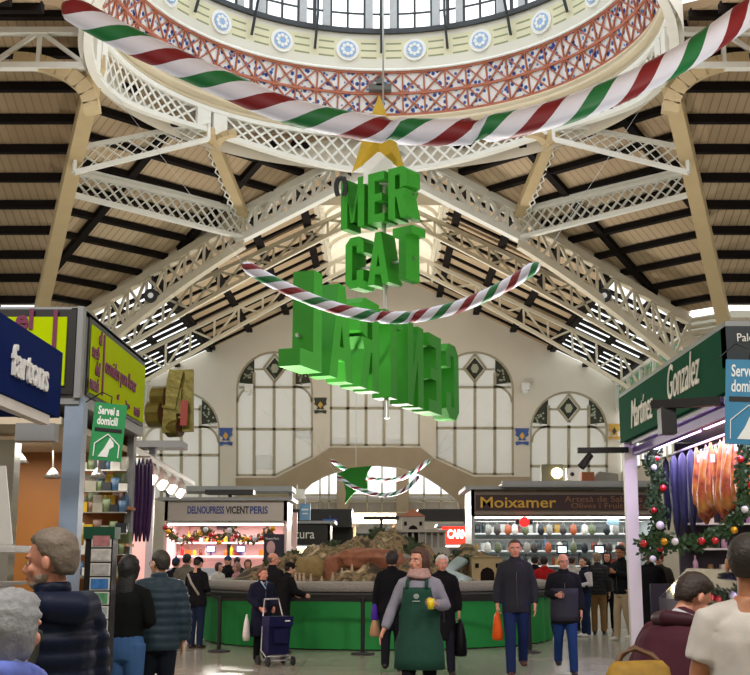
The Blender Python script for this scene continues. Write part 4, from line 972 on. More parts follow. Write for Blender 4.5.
# green delivery sign
def delivery(px, py, w_, h_, Y, colr, lab, rz):
    c = at(px, py, Y); root = empty('delivery_sign', (c.x, Y, c.z-h_/2), 0, lab, 'sign')
    Mz = Matrix.Rotation(rz, 3, 'Z') @ Matrix.Rotation(.07, 3, 'Y'); fn = lambda u_, v_, d_: Mz @ V((u_, -d_, v_))+c
    bd = mat(lab[:20], colr, .5, var=.05)
    m = MB(); m.prism([(-w_/2, -h_/2), (w_/2, -h_/2), (w_/2, h_/2), (-w_/2, h_/2)], fn, -.01, .01); m.build('board', [bd], root)
    wm = mat('white print', '#e8ece8', .5)
    m = MB(); m.prism([(-w_*.42, h_*.0), (w_*.42, h_*.0), (w_*.42, h_*.06), (-w_*.42, h_*.06)], fn, .011, .016); m.build('black_strip', [black_m], root)
    for t, q in (('Servei a', .30), ('domicili', .12)):
        text_mb(t, h_*.2, lambda u_, v_, d_: fn(-w_*.38+u_, h_*q+v_, .011+d_), .004, w_*.8/(h_*.2*3.9), bold=.003).build('lettering', [wm], root, fix=False)
    m = MB()
    for p, q in (((-.38, -.44), (-.38, -.22)), ((-.38, -.22), (0, -.04)), ((0, -.04), (.38, -.22)), ((.38, -.22), (.38, -.44))):
        p0, p1 = fn(p[0]*w_, p[1]*h_, .014), fn(q[0]*w_, q[1]*h_, .014); m.bar(p0, p1, .008, w_*.05, Mz @ V((0, -1, 0)))
    m.build('house_outline', [wm], root)
    m = MB(); m.prism([(-.24*w_, -.44*h_), (.06*w_, -.44*h_), (.10*w_, -.30*h_), (.22*w_, -.25*h_), (.2*w_, -.18*h_), (.08*w_, -.1*h_), (.0, -.2*h_), (-.08*w_, -.3*h_)], fn, .011, .016); m.build('hand_symbol', [wm], root)
    m = MB(); m.tube([fn(0, h_/2, 0), fn(0, h_*.62, 0), fn(-w_*.3, h_*.7, -.05), fn(-w_*.7, h_*.55, -.25)], .006, 6); m.build('hook', [black_m], root)
delivery(108, 432, .26, .47, 9.4, '#1c8a4c', 'green hanging sign reading Servei a domicili with a white hand in a house outline', .35)
light('added_kiosk_fill', (-3.6, 11.2, zb-.3), 16, (1, .93, .82), 1.6, 1.2)  # fill added to brighten the kiosk interior
# products on kiosk shelves: duplicates
def protos():
    P = {}
    def mk(n, m, mats, cat):
        o = m.build(n, mats, None, False, fix=False); o['category'] = cat; P[n] = [o, False]
    m = MB(); m.lathe([(0, 0), (.04, 0), (.04, .09), (.033, .1), (.033, .12), (0, .12)], n=12); mk('jar', m, [mat('amber preserve', '#c98a2c', .25)], 'jar')
    m = MB(); m.lathe([(0, 0), (.035, 0), (.035, .15), (.014, .19), (.014, .24), (0, .24)], n=12); mk('bottle', m, [mat('dark bottle glass', '#2f3a26', .15)], 'bottle')
    m = MB(); m.box((0, 0, .06), (.14, .09, .12)); mk('carton', m, [mat('pale carton', '#d6cfba', .5, var=.3, scale=14)], 'box')
    m = MB(); m.tube([(0, 0, 0), (0, 0, .012), (0, 0, .08), (0, 0, .15), (0, 0, .165)], [(.055, .012), (.058, .032), (.062, .036), (.058, .02), (.06, .003)], 12, ref=(1, 0, 0)); mk('snack_bag', m, [mat('glossy snack bag', '#cfd0cc', .25, var=.5, scale=16)], 'bag')
    return P
PR = protos(); TINT = {}
def product(kind, loc, colr, label, group, sc_=1.0):
    o, used = PR[kind]
    if used: o = o.copy(); col.objects.link(o)
    PR[kind][1] = True
    key = (kind, colr)
    if colr and key not in TINT:
        me = PR[kind][0].data.copy(); me.materials.clear(); me.materials.append(mat('product %s' % colr, colr, .35, var=.25, scale=14)); TINT[key] = me
    if colr: o.data = TINT[key]
    o.location = loc; o.scale = (sc_,)*3; o.rotation_euler = (0, 0, rr.uniform(-.2, .2)); tag(o, label, PR[kind][0]['category'], group); return o
cols = ['#8d8a7c', '#3a5a7a', '#b89a2a', '#5c6a44', '#a8a498', '#6a4a3a', '#c5c3ba']
for k, z in enumerate(shz):
    for i in range(6):
        x = gx(79+i*8.4, YB-.3); product(rr.choice(['carton', 'snack_bag', 'jar']), (x, YB-.2, z+.016), cols[(i*3+k*2) % 7], ['packet standing on the top kiosk shelf right of the grey blue post', 'packet standing on the middle kiosk shelf right of the grey blue post', 'packet standing on the lowest kiosk shelf right of the grey blue post'][k], 'packets on kiosk shelf %s' % 'top middle lowest'.split()[k], 1.0)
for i in range(4):
    product('snack_bag', (gx(82+i*10, YB-.3), YB-.12, gz(494, YB)+.02*(i % 2)), cols[i], 'clear bag of goods hanging above the kiosk shelves', 'bags hanging above the kiosk shelves', 1.2)
pegs = ['#8d8a7c', '#3a5a7a', '#b89a2a', '#5c6a44', '#c9c7c0', '#6a4a3a', '#20242a', '#b8b4a8']
for k in range(6):
    yq = 470+k*21
    for i in range(6):
        product(['carton', 'snack_bag'][(i+k) % 2], (gx(78.5+i*8.2, YB-.45), YB-.42, gz(yq, YB-.4)), pegs[(i*3+k*5) % 8], 'small packet hanging on the display rack between the kiosk posts, row %s from the top' % ('one', 'two', 'three', 'four', 'five', 'six')[k], 'packets on kiosk display row %d' % k, .62+.2*((i+k) % 3)/2)
m = MB()
for k in range(6): m.bar((gx(74, YB-.4), YB-.40, gz(470+k*21, YB-.4)-.006), (gx(124, YB-.4), YB-.40, gz(470+k*21, YB-.4)-.006), .12, .012)
m.build('display_rack', [steel], kp)
for i in range(3):
    product('carton', (gx(28+i*10, YB-.6), YB-.6, 1.146), cols[i+2], 'small box on the kiosk counter left of the grey blue post', 'boxes on the kiosk counter', .9)
# postcard rack
rk = empty('postcard_rack', (gx(101, 9.0), 9.0, 0), 0, 'tall black revolving postcard rack filled with picture cards', 'rack')
xk = gx(101, 9.0); m = MB(); m.box((xk, 9.0, gz(600, 9)), (.21, .16, 1.1)); m.cyl((xk, 9, 0), (xk, 9, .8), .025, 10); m.lathe([(0, 0), (.25, 0), (.25, .03), (0, .04)], (xk, 9, 0), 20); m.build('frame', [black_m], rk)
m = MB(); m.box((xk, 9.0, gz(533, 9)+.0), (.24, .2, .09)); m.build('header', [mat('dark green header', '#124a34', .5)], rk)
pc = ['#b57a7c', '#c9c6c0', '#a8a8a8', '#3c76b8', '#5b9a6a', '#9aa2a8', '#b8846a', '#b0706a', '#8fa6b8', '#d9772c']
for i in range(10):
    z = gz(541+i*14.2, 9); m = MB(); m.box((xk+.02, 8.91, z), (.15, .012, .095)); cd = m.build('postcard', [mat('white card border', '#d8d6d0', .4)], rk)
    m = MB(); m.box((xk+.02, 8.902, z), (.13, .008, .077)); m.build('picture', [mat('print %d' % i, pc[i], .4, var=.6, scale=24)], cd)
# counter glass case at left edge & white card
gc = empty('glass_counter', (-3.1, 6.3, 0), 0, 'chilled glass display counter at the left edge beside the man in navy', 'counter')
za = gz(548, 6.2); m = MB(); m.box((-2.75, 6.6, .5), (1.3, 1.2, 1.0)); m.build('base', [white_m], gc)
m = MB(); m.box((-2.75, 6.6, 1.05), (1.3, 1.2, .1)); m.box((-2.75, 6.6, za), (1.32, 1.22, .04)); m.box((-2.12, 6.02, (za+1)/2), (.04, .04, za-1)); m.box((-2.75, 6.6, (za+1.05)/2+.1), (1.25, .9, .02)); m.build('frame', [steel], gc)
m = MB(); m.box((-2.75, 6.02, (za+1.08)/2), (1.24, .015, za-1.12)); m.build('glass_front', [glass], gc)
for i in range(6): product('snack_bag', (-3.2+i*.19, 6.45, 1.11), '#d8dde2', 'pale bag lying inside the chilled glass counter', 'bags inside the glass counter', 1.3)
m = MB(); a = at(4, 560, 6.3); m.prism([(-.3, 0), (.16, 0), (.11, .42), (-.25, .42)], lambda u_, v_, d_: V((a.x-.12+u_, 6.3+d_-.1*v_, za+.02+v_)), 0, .015); tag(m.build('price_card', [white_m]), 'large blank white card standing on the left glass counter', 'card')
# --- left middle: pink lit butcher's stall behind the kiosk
pk = mat('pink lit stall lining', '#e9c7c2', .5, var=.08); redm = mat('red packaging', '#c22a20', .4, var=.4, scale=18)
X1 = gx(127, 13.2)
bt = empty('butcher_stall', (-4.6, 17, 0), 0, 'brightly lit stall with white slanted canopy and spotlights behind the kiosk', 'stall')
m = MB()
a, b2 = at(122, 440, 13.4), at(195, 482, 19.5)
m.add([a, b2, b2+V((-.9, 0, .55)), a+V((-.9, 0, .55)), a+V((0, 0, -.06)), b2+V((0, 0, -.06)), b2+V((-.9, 0, .49)), a+V((-.9, 0, .49))], [(0, 1, 2, 3), (4, 7, 6, 5), (0, 4, 5, 1), (3, 2, 6, 7), (0, 3, 7, 4), (1, 5, 6, 2)]); m.build('canopy', [white_m], bt)
m = MB(); m.box((-4.95, 20, 1.35), (1.9, .1, 2.7)); m.box((-5.4, 16.7, 1.35), (.1, 6.6, 2.7)); m.build('lining', [pk], bt)
m = MB(); m.box((-4.6, 16.6, .5), (1.2, 6, 1.0)); m.box((-4.6, 16.6, 1.02), (1.3, 6.1, .05)); m.build('counter', [mat('rose grey counter', '#9a7f80', .4)], bt)
m = MB(); m.box((-3.2-.02, 13.3, 1.4), (.06, .1, 2.8)); m.build('post', [pk], bt)
for i in range(4):
    c = a.lerp(b2, .45+i*.14)+V((-.12, -.1, -.18)); m = MB(); m.cyl(c+V((0, .12, .08)), c+V((.05, -.1, -.08)), .07, 12, r2=.09); m.cyl(c+V((0, .12, .08)), c+V((0, .12, .2)), .015, 6)
    sp = m.build('spotlight', [white_m], bt); m = MB(); m.cyl(c+V((.05, -.101, -.081)), c+V((.053, -.106, -.086)), .08, 12); m.build('lamp', [mat('warm lamp face', '#fff0e0', .3, emit=14, var=0)], sp)
light('butcher_light', (-4.1, 16.5, 2.55), 55, (1, .72, .68), .8, 5.5)
hs = None; sausm = mat('dark purple cured skin', '#35204a', .3, var=.5, scale=10)
rail = empty('hanging_rail', (gx(138, 12.9), 12.9, gz(458, 12.9)), 0, 'short steel rail holding the dark purple sausages', 'rail'); m = MB(); m.bar((gx(129, 12.9), 12.75, gz(458, 12.9)), (gx(149, 12.9), 12.75, gz(458, 12.9)), .02, .02); m.build('bar', [steel], rail)
for i in range(5):
    if hs is None:
        m = MB(); m.tube([(0, 0, 0), (.0, 0, -.08), (.01, 0, -.4), (0, 0, -.75), (0, 0, -.9)], [.008, .026, .032, .03, .012], 10); hs = m.build('cured_sausage', [sausm], None, False); o = hs
    else: o = hs.copy(); col.objects.link(o)
    o.location = (gx(131.5+i*4, 12.75), 12.72+.02*(i % 2), gz(459, 12.75)); tag(o, 'long dark purple cured sausage hanging beside the kiosk far post', 'sausage', 'purple sausages beside the kiosk')
for i in range(26):
    q = rr.random(); product(rr.choice(['jar', 'snack_bag', 'carton']), (-4.6+.9*rr.random() if 0 else -4.65+(i % 4)*.2, 14+(i//4)*.85, 1.05), ['#c8321e', '#e08a1c', '#d8b52a', '#a82018'][i % 4], 'red or yellow packet on the counter of the pink lit stall', 'packets on the butcher counter', 1.2)
# gold decoration: bulbous olive foil roll figure on a stall roof
gd = empty('gold_decoration', (-4.9, 18.9, 3.3), 0, 'olive gold foil covered figure of drums and a tilted bar on the stall roof', 'decoration')
om = mat('olive gold foil', '#665e22', .35, metal=.5, var=.35, scale=8, bump=.4); brn = mat('reddish brown foil', '#4a2c1a', .4, metal=.3, var=.5, scale=8)
Yg = 18.2
def drum(px0, py0, rpx, dpx, nm='drum'):
    c = at(px0, py0, Yg); r_ = rpx/F*Yg; d_ = V((dpx/F*Yg, -.07, 0))
    m = MB(); m.cyl(c, c+d_, r_, 28); o = m.build(nm, [om], gd); m = MB(); m.cyl(c+d_*1.001, c+d_*1.06, r_*.93, 28); m.cyl(c+d_*1.06, c+d_*1.1, r_*.5, 20); m.build('face', [brn], o)
drum(151, 414, 14, 14); drum(155, 398, 12, 14); drum(169, 428, 9.5, 12)
c0, c1 = at(170, 410, Yg), at(178, 372, Yg); m = MB(); m.bar(c0, c1, .36, .22, (1, 0, 0)); m.bar(at(184, 432, Yg), at(184, 370, Yg), .1, .3, (1, 0, 0)); m.build('tilted_bar', [om], gd)
m = MB(); m.box(at(171, 414, Yg), (.22, .3, .62)); m.box(at(177, 402, Yg-.02), (.16, .24, .4)); m.build('body', [om], gd)
m = MB(); m.box(at(184, 413, Yg-.17), (.11, .03, .4)); m.build('red_patch', [mat('dull red foil', '#8a3328', .4, metal=.3)], gd)
m = MB(); a = at(166, 438, Yg); m.box((a.x-.2, Yg, a.z-.12), (1.0, .6, .1)); m.box((a.x-.2, Yg, (a.z-.17)/2), (.1, .1, a.z-.17)); m.build('stand', [grey_metal], gd)

# --- generic front-facing stall helper
def shelf_stall(name, label, px0, px1, Y, y_top, y_sign, y_open, lining, depth=1.6, counter_y=None, sign=None):
    root = empty(name, ((gx(px0, Y)+gx(px1, Y))/2, Y, 0), 0, label, 'stall')
    x0, x1 = gx(px0, Y), gx(px1, Y); z0, z1, z2 = gz(y_top, Y), gz(y_sign, Y), gz(y_open, Y)
    cx = (x0+x1)/2; w_ = x1-x0
    m = MB(); m.box((cx, Y+.1, (z0+z1)/2), (w_, .2, z0-z1)); m.build('fascia', [sign or mat('satin silver fascia', '#a8a29c', .35, metal=.55, var=.2, scale=.8)], root)
    m = MB(); m.box((cx, Y+depth/2, z0+.02), (w_+.3, depth+.4, .08)); m.build('roof', [grey_metal], root)
    m = MB(); m.box((cx, Y+depth, z0/2), (w_, .08, z0)); 
    for s in (-1, 1): m.box((cx+s*(w_/2-.04), Y+depth/2, z0/2), (.08, depth, z0))
    m.build('lining', [lining], root)
    m = MB(); m.box((cx, Y+depth/2, z2+.03), (w_-.1, depth, .05)); m.build('soffit', [white_m], root)
    m = MB(); m.box((cx, Y+.12, z2), (w_-.2, .1, .05)); m.build('strip_light', [fluo], root)
    cz = gz(counter_y or 575, Y); m = MB(); m.box((cx, Y+.3, cz/2-.1), (w_-.2, .6, cz-.2)); m.build('counter', [white_m], root)
    m = MB(); m.box((cx, Y+.28, cz-.1), (w_-.24, .5, .2)); m.build('display_case', [mat('lit display case', '#c8d0dc', .2, var=.2, scale=9)], root)
    return root, x0, x1, z0, z1, z2, cz
st1, x0, x1, z0, z1, z2, cz = shelf_stall('food_stall', 'pink lit stall with silver fascia and blue lettering left of the green platform', 163, 286, 30, 500, 521, 524, pk, 1.7, 568)
side_ = mat('royal blue lettering', '#1f3f8c', .4); 
zq = gz(513.5, 30)
for t_, pa, pb, mt_ in (('DELNOUPRESS', 186, 223, side_), ('VICENT', 224.5, 248, mat('black lettering', '#16181f', .4)), ('PERIS', 249, 267, side_)):
    fit_text(t_, .26, gx(pb, 30)-gx(pa, 30), lambda u, v, d: V((gx(pa, 30)+u, 29.99-d, zq+v)), .02, mt_, 'lettering', st1, .006)
light('stall_light', ((x0+x1)/2, 30.6, z2-.05), 42, (1, .78, .8), x1-x0-.4, .8)
Y = 31.55
sh = [gz(543, Y), gz(556.5, Y)]
m = MB()
for z in sh: m.box(((x0+x1)/2, Y-.15, z), (x1-x0-.2, .3, .04))
m.build('shelf', [white_m], st1)
for k, z in enumerate(sh):
    for i in range(17):
        x = x0+.25+i*(x1-x0-.5)/16
        if k == 1 and i in (5, 6, 11, 12): continue
        product(['jar', 'bottle', 'carton', 'jar'][(i+k) % 4], (x, Y-.17, z+.02), ['#e0641c', '#c8281e', '#f0a428', '#d8d0c4', '#7a2a1c', '#e8c028'][(i*5+k) % 6], 'jar or packet on the %s shelf of the pink lit stall' % ('upper', 'lower')[k], 'goods on the %s shelf of the pink lit stall' % ('upper', 'lower')[k], 1.25)
for px_, lb in ((211, 'left'), (241, 'right')):
    a = at(px_, 549, Y-.3); m = MB(); m.box(a, (.24, .06, .18)); m.box(a+V((0, -.033, 0)), (.19, .01, .12), 0, 1); m.box(a+V((0, 0, -.12)), (.05, .05, .08)); tag(m.build('scale_screen', [mat('dark blue casing', '#3a3a78', .4), mat('lit screen', '#dfe6ff', .3, emit=2)]), '%s of two small blue cased screens in the pink lit stall' % lb, 'screen')
a = at(197, 531, Y-.05); m = MB(); m.box(a, (.42, .04, .3)); m.box(a+V((0, -.025, 0)), (.34, .01, .22), 0, 1); tag(m.build('picture_frame', [mat('wood picture frame', '#9a6a58', .5), mat('picture print', '#b8928a', .5, var=.5, scale=9)]), 'framed picture on the back wall of the pink lit stall', 'picture')
a = at(222, 527, Y-.05); m = MB(); m.box(a, (.28, .04, .14)); tag(m.build('wall_sign', [mat('dark plaque', '#4a4050', .5)]), 'small dark plaque high on the pink stall back wall', 'plaque')
# tinsel garlands with flowers
def foliage_swag(pts, r, n, label, seed, leafc=leafm, baubles=(), bc=None, leaf=.05):
    q = random.Random(seed); c = pts[len(pts)//2]; root = empty('leaf_garland', c, 0, label, 'garland'); m = MB()
    m.tube(pts, r*.25, 6)
    for i in range(n):
        t = q.random()*(len(pts)-1); k = int(t); p = V(pts[k]).lerp(V(pts[k+1]), t-k)
        d = V((q.gauss(0, 1), q.gauss(0, .6), q.gauss(0, 1))).normalized()*r*q.random(); a = V((q.gauss(0, 1), q.gauss(0, 1), q.gauss(0, 1))).normalized()*leaf; b3 = a.cross(V((.3, .9, .2))).normalized()*leaf*.5
        p = p+d; m.add([p-a, p-b3, p+a, p+b3], [(0, 1, 2, 3)])
    m.build('foliage', [leafc], root, fix=False)
    for j, (t, rad) in enumerate(baubles):
        t *= len(pts)-1; k = min(int(t), len(pts)-2); p = V(pts[k]).lerp(V(pts[k+1]), t-k)+V((q.uniform(-1, 1)*r*.6, -r*.7, q.uniform(-1, 1)*r*.6))
        m = MB(); m.sph(p, rad, 10); m.build('bauble', [bc[j % len(bc)]], root)
    return root
redb = mat('red bauble', '#c0141e', .2, coat=.5, var=.1); goldb = mat('gold bauble', '#e0a428', .25, metal=.5); whb = mat('silver white flower', '#e2dfe6', .4)
tins = mat('olive tinsel', '#6a6a3a', .5, var=.6, scale=20)
foliage_swag([at(x, y, 29.8) for x, y in ((168, 528), (172, 536), (182, 540), (195, 538), (205, 528), (208, 535), (220, 540), (232, 528), (238, 538), (250, 541), (262, 538), (270, 530), (274, 540))], .14, 520, 'bushy leaf and flower garland draped across the front of the pink lit stall', 4, tins, [(i/14, .07) for i in range(15)], [redb, goldb, whb], .06)
# banner + side of stall
bn = empty('roll_up_banner', (gx(274, 29.6), 29.6, gz(560, 29.6)), 0, 'dark navy vertical banner with white lettering at the right end of the pink stall', 'banner')
m = MB(); a, b2 = at(264, 534, 29.6), at(284, 561, 29.6); m.box(((a.x+b2.x)/2, 29.6, (a.z+b2.z)/2), (b2.x-a.x, .03, a.z-b2.z)); m.build('panel', [mat('dark navy banner', '#1c1834', .5)], bn)
m = MB(); m.sph(((a.x*.65+b2.x*.35), 29.58, (a.z+b2.z)/2), .14, 12, 0, (.8, .05, 1.2)); m.build('picture_spot', [mat('pale pink print', '#caa0a0', .5)], bn)
front_text('Vicent Peris', .08, a.x+.04, 29.58, a.z-.14, white_m, 'lettering', bn, .005, .9)
m = MB(); m.box((gx(293, 30.1), 30.6, 1.4), (.12, .12, 2.8)); tag(m.build('stall_post', [pk]), 'pink lit post at the right end of the pink stall', 'post')
# --- natura stall
nt_, x0, x1, z0, z1, z2, cz = shelf_stall('herb_stall', 'dark fascia stall with white lettering left behind the nativity mountain', 286, 330, 36, 523, 545, 547, mat('pale stall lining', '#cfc9b4', .5), 1.5, 572, mat('near black fascia', '#171714', .5))
front_text('natura', .42, gx(284, 36), 35.99, gz(538.5, 36), white_m, 'lettering', nt_, .02, .86)
light('stall_light', ((x0+x1)/2, 36.5, z2-.05), 40, (1, .98, .9), x1-x0-.3, .8)
for i in range(7): product(['snack_bag', 'bottle'][i % 2], (x0+.2+i*.18, 36.4, cz+.0), ['#e8d84a', '#e8e6da', '#7aa04a', '#3a6ea0'][i % 4], 'bright bag or bottle on the counter of the dark herb stall', 'goods of the dark herb stall', 1.5)
# dark stalls further back
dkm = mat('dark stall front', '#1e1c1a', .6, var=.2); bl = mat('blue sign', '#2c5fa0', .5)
for (xa_, xb_, ya_, yb_, Y, lab) in ((288, 352, 509, 527, 41, 'dark stall roof band behind the herb stall'), (160, 292, 486, 491, 34, 'long grey stall roof beam above the silver fascia'), (352, 396, 513, 523, 52, 'low stone coloured stall top right of the far dark roof'), (418, 470, 509, 520, 40, 'dark stall roof behind the model village')):
    a, b2 = at(xa_, ya_, Y), at(xb_, yb_, Y); m = MB(); m.box(((a.x+b2.x)/2, Y+.8, (a.z+b2.z)/2), (b2.x-a.x, 1.6, a.z-b2.z))
    for s in (0, 1): xx = (a.x+.1, b2.x-.1)[s]; m.box((xx, Y+.8, b2.z/2), (.12, .12, b2.z))
    tag(m.build('stall_roof', [grey_metal if 'grey' in lab else (tan_stone if 'stone' in lab else dkm)]), lab, 'stall roof')
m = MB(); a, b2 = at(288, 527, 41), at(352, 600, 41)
m.box(((a.x+b2.x)/2, 42.3, 1.45), (b2.x-a.x, .1, 2.9)); m.box(((a.x+b2.x)/2, 41.2, .55), (b2.x-a.x, .6, 1.1)); tag(m.build('dark_stall', [dkm]), 'dark stall body under the dark roof band', 'stall')
for i, (px_, py_, w_, h_, Y, c, lab) in enumerate(((305, 512, .34, .5, 36.3, '#6f9cc0', 'pale blue notice above the herb stall sign'), (330, 521, .5, .14, 40.8, '#1f4f9c', 'small bright blue sign on the dark stall roof'), (325, 536, .3, .55, 40.5, '#5c9ccc', 'light blue hanging notice right of the herb stall'), (297, 466+28, .5, .3, 36.3, '#e6e4dc', 'small white box on the corner of the silver fascia stall'))):
    a = at(px_, py_, Y); m = MB(); m.box(a, (w_, .05, h_)); m.box(a+V((0, 0, h_/2+.06)), (.03, .03, .16))
    if i != 1: m.box(a+V((0, -.03, h_*.15)), (w_*.6, .01, h_*.1), 0, 1); m.box(a+V((0, -.03, -h_*.1)), (w_*.5, .01, h_*.08), 0, 1)
    tag(m.build('notice', [mat('notice %d' % i, c, .5), white_m]), lab, 'notice')
# red sign stall right of platform
rs, x0, x1, z0, z1, z2, cz = shelf_stall('stall_with_red_sign', 'stall with glowing red and white sign behind the model village', 442, 472, 38, 526, 544, 546, mat('grey stall lining', '#a8a8a4', .5), 1.4, 575, mat('glowing red sign', '#e02c1c', .4, emit=1.2, var=.1))
text_mb('CARNS', .38, lambda u, v, d: V((x0+.18+u, 37.99-d, gz(538, 38)+v)), .02, .62, bold=.01).build('lettering', [mat('glowing white letters', '#fff4ec', .4, emit=2, var=0)], rs, fix=False)
# --- Moixamer
mx_, x0, x1, z0, z1, z2, cz = shelf_stall('salt_fish_stall', 'white lit stall with a maroon sign and gold lettering right of the platform', 472, 660, 28, 489, 516, 517, mat('pale grey lining', '#a4abaa', .4), 2.0, 590, mat('taupe fascia', '#8b7f72', .6))
m = MB(); a, b2 = at(475.5, 495, 28), at(648, 510, 28); m.box(((a.x+b2.x)/2, 27.97, (a.z+b2.z)/2), (b2.x-a.x, .06, a.z-b2.z)); m.build('sign_panel', [mat('maroon sign', '#341416', .5, var=.1)], mx_)
gl = mat('gold lettering', '#c9a032', .4, metal=.2); cl_ = mat('dull copper lettering', '#8c6042', .5)
front_text('Moixamer', .36, gx(480, 28), 27.93, gz(507.5, 28), gl, 'lettering', mx_, .015, 1.24, bold=.004)
front_text('Artesà de Salaons', .2, gx(566, 28), 27.93, gz(502, 28), cl_, 'lettering', mx_, .01, 1.3)
front_text('Olives i Fruits secs', .19, gx(572, 28), 27.93, gz(508.5, 28), cl_, 'lettering', mx_, .01, 1.25)
light('stall_light', ((x0+x1)/2, 28.9, z2-.06), 30, (.92, .97, 1), x1-x0-.4, 1.4)
Y = 29.85; sh = [gz(534, Y), gz(551, Y), gz(566, Y), gz(579, Y)]
m = MB()
for z in sh: m.box(((x0+x1)/2, Y-.15, z), (x1-x0-.2, .34, .035))
m.build('shelf', [white_m], mx_)
cc = ['#a9a79f', '#88826f', '#4a4f48', '#2b3638', '#96742a', '#7a2a18', '#c2c1bc', '#486a88', '#14181c']
for k, z in enumerate(sh):
    nm_ = ('top', 'second', 'third', 'lowest')[k]
    for i in range(24):
        product(['snack_bag', 'jar', 'carton', 'bottle'][(i*3+k) % 4], (x0+.25+i*(x1-x0-.5)/23+rr.uniform(-.03, .03), Y-.18, z+.018), cc[rr.randrange(9)], 'packet or jar on the %s shelf of the white lit stall' % nm_, 'goods on the %s shelf of the white lit stall' % nm_, rr.uniform(1.0, 1.45))
hang = None; HV = {}
def hv(i):
    c = ['#8c8a82', '#3a3430', '#a0502c', '#c4c2ba', '#5c6648', '#1c2024'][i % 6]
    if c not in HV: me = hang.data.copy(); me.materials[0] = mat('bag of goods '+c, c, .35, var=.6, scale=16); HV[c] = me
    return HV[c]
for k, (yy, n) in enumerate(((522, 15), (540, 13))):
    for i in range(n):
        x = x0+.4+i*(x1-x0-.8)/(n-1); z = gz(yy, 28.7)
        if hang is None:
            m = MB(); m.cyl((0, 0, 0), (0, 0, -.06), .006, 5, 1); m.tube([(0, 0, -.05), (0, 0, -.09), (0, 0, -.25), (0, 0, -.32)], [(.01, .01), (.07, .03), (.09, .035), (.03, .02)], 10, 0); hang = m.build('hanging_bag', [mat('clear bag of dried goods', '#9a9890', .3, var=.7, scale=14), steel], None, False); o = hang
        else: o = hang.copy(); col.objects.link(o)
        if hang is not o or i == 0: o.data = hv(i*7+k*3)
        o.location = (x+rr.uniform(-.08, .08), 28.7, z); tag(o, 'bag of dried goods hanging in the %s row of the white lit stall' % ('upper', 'lower')[k], 'bag', '%s row of hanging bags in the white lit stall' % ('upper', 'lower')[k])
m = MB()
for yy in (522, 540): m.bar((x0+.1, 28.7, gz(yy, 28.7)+.01), (x1-.1, 28.7, gz(yy, 28.7)+.01), .02, .02)
m.build('hanging_rail', [steel], mx_)
for px_, lb in ((562, 'left'), (599, 'right')):
    a = at(px_, 549.5, 28.5); m = MB(); m.box(a, (.27, .06, .22)); m.box(a+V((0, -.033, 0)), (.2, .01, .14), 0, 1); m.bar(a, a+V((0, 0, -.5)), .04, .04); tag(m.build('scale_screen', [black_m, mat('lit pale blue screen', '#bfe0f0', .3, emit=1.5)]), '%s of two black scale screens in the white lit stall' % lb, 'screen')
a = at(524, 522, 27.9); m = MB(); m.cyl(a, a+V((0, -.1, 0)), .12, 14); m.box(a, (.4, .08, .1), 0, 1); tag(m.build('red_lamp', [mat('red lit lamp', '#d01818', .3, emit=1.5), black_m]), 'red round lamp under the maroon sign', 'lamp')
a = at(613, 521, 28.2); m = MB(); m.box(a, (.28, .04, .2)); tag(m.build('notice', [mat('pale blue notice', '#8fb8cc', .5)]), 'small pale blue notice under the copper lettering', 'notice')
# roof clutter of Moixamer
zr = z0+.06
m = MB(); a, b2 = at(502, 481, 27.6), at(660, 487, 27.6); m.box(((a.x+b2.x)/2, 27.6, (a.z+b2.z)/2), (b2.x-a.x, .08, a.z-b2.z)); m.box(((a.x+b2.x)/2, 28, zr+.03), (b2.x-a.x, .9, .05)); tag(m.build('roof_ledge', [grey_metal]), 'grey metal ledge along the top of the maroon sign stall', 'ledge')
fl_ = empty('floodlight', (gx(552, 27.9), 27.9, zr), 0, 'square floodlight glowing on the roof ledge above the maroon sign', 'floodlight')
a, b2 = at(541, 464.5, 27.9), at(563, 481, 27.9); m = MB(); m.box(((a.x+b2.x)/2, 27.95, (a.z+b2.z)/2), (b2.x-a.x, .2, a.z-b2.z)); m.build('housing', [mat('grey olive casing', '#6c6a55', .5)], fl_)
m = MB(); m.sph(at(557, 473, 27.84), .12, 14, 0, (1.1, .2, 1)); m.build('lamp', [mat('warm glowing lamp', '#ffe9a8', .3, emit=18, var=0)], fl_)
m = MB(); a = at(571.5, 474.5, 27.8); m.box(a, (.26, .24, .27)); m.sph(a+V((0, -.12, 0)), .05, 10, 1); tag(m.build('projector_box', [white_m, black_m]), 'white box with a black lens on the ledge right of the floodlight', 'box')
m = MB(); a = at(587, 477, 27.9); m.box(a, (.3, .3, .22)); tag(m.build('wooden_crate', [mat('orange brown crate', '#8a4a24', .6)]), 'orange brown crate on the ledge right of the white box', 'crate')
m = MB(); a = at(604, 478, 28.1); m.prism([(-.35, -.12), (.35, -.12), (.35, .1), (-.1, .16)], lambda u_, v_, d_: a+V((u_, d_, v_)), 0, .4); tag(m.build('folded_tarpaulin', [mat('grey tarpaulin', '#78756c', .7)]), 'grey folded tarpaulin on the ledge right of the crate', 'tarpaulin')
tl = empty('track_spotlight', (gx(600, 18.9), 18.9, gz(450, 18.9)), 0, 'black track bar with a tilted spotlight jutting left from the green signed stall', 'spotlight')
m = MB(); m.bar(at(577.5, 450.5, 18.9), at(628, 450, 18.9), .1, .09); m.build('track', [black_m], tl)
m = MB(); a = at(587, 456, 18.85); m.cyl(a+V((.06, 0, .02)), at(581, 467, 18.8), .055, 14, r2=.065); m.bar(a+V((.06, 0, 0)), a+V((.05, 0, .12)), .03, .03); m.build('spot', [black_m], tl)

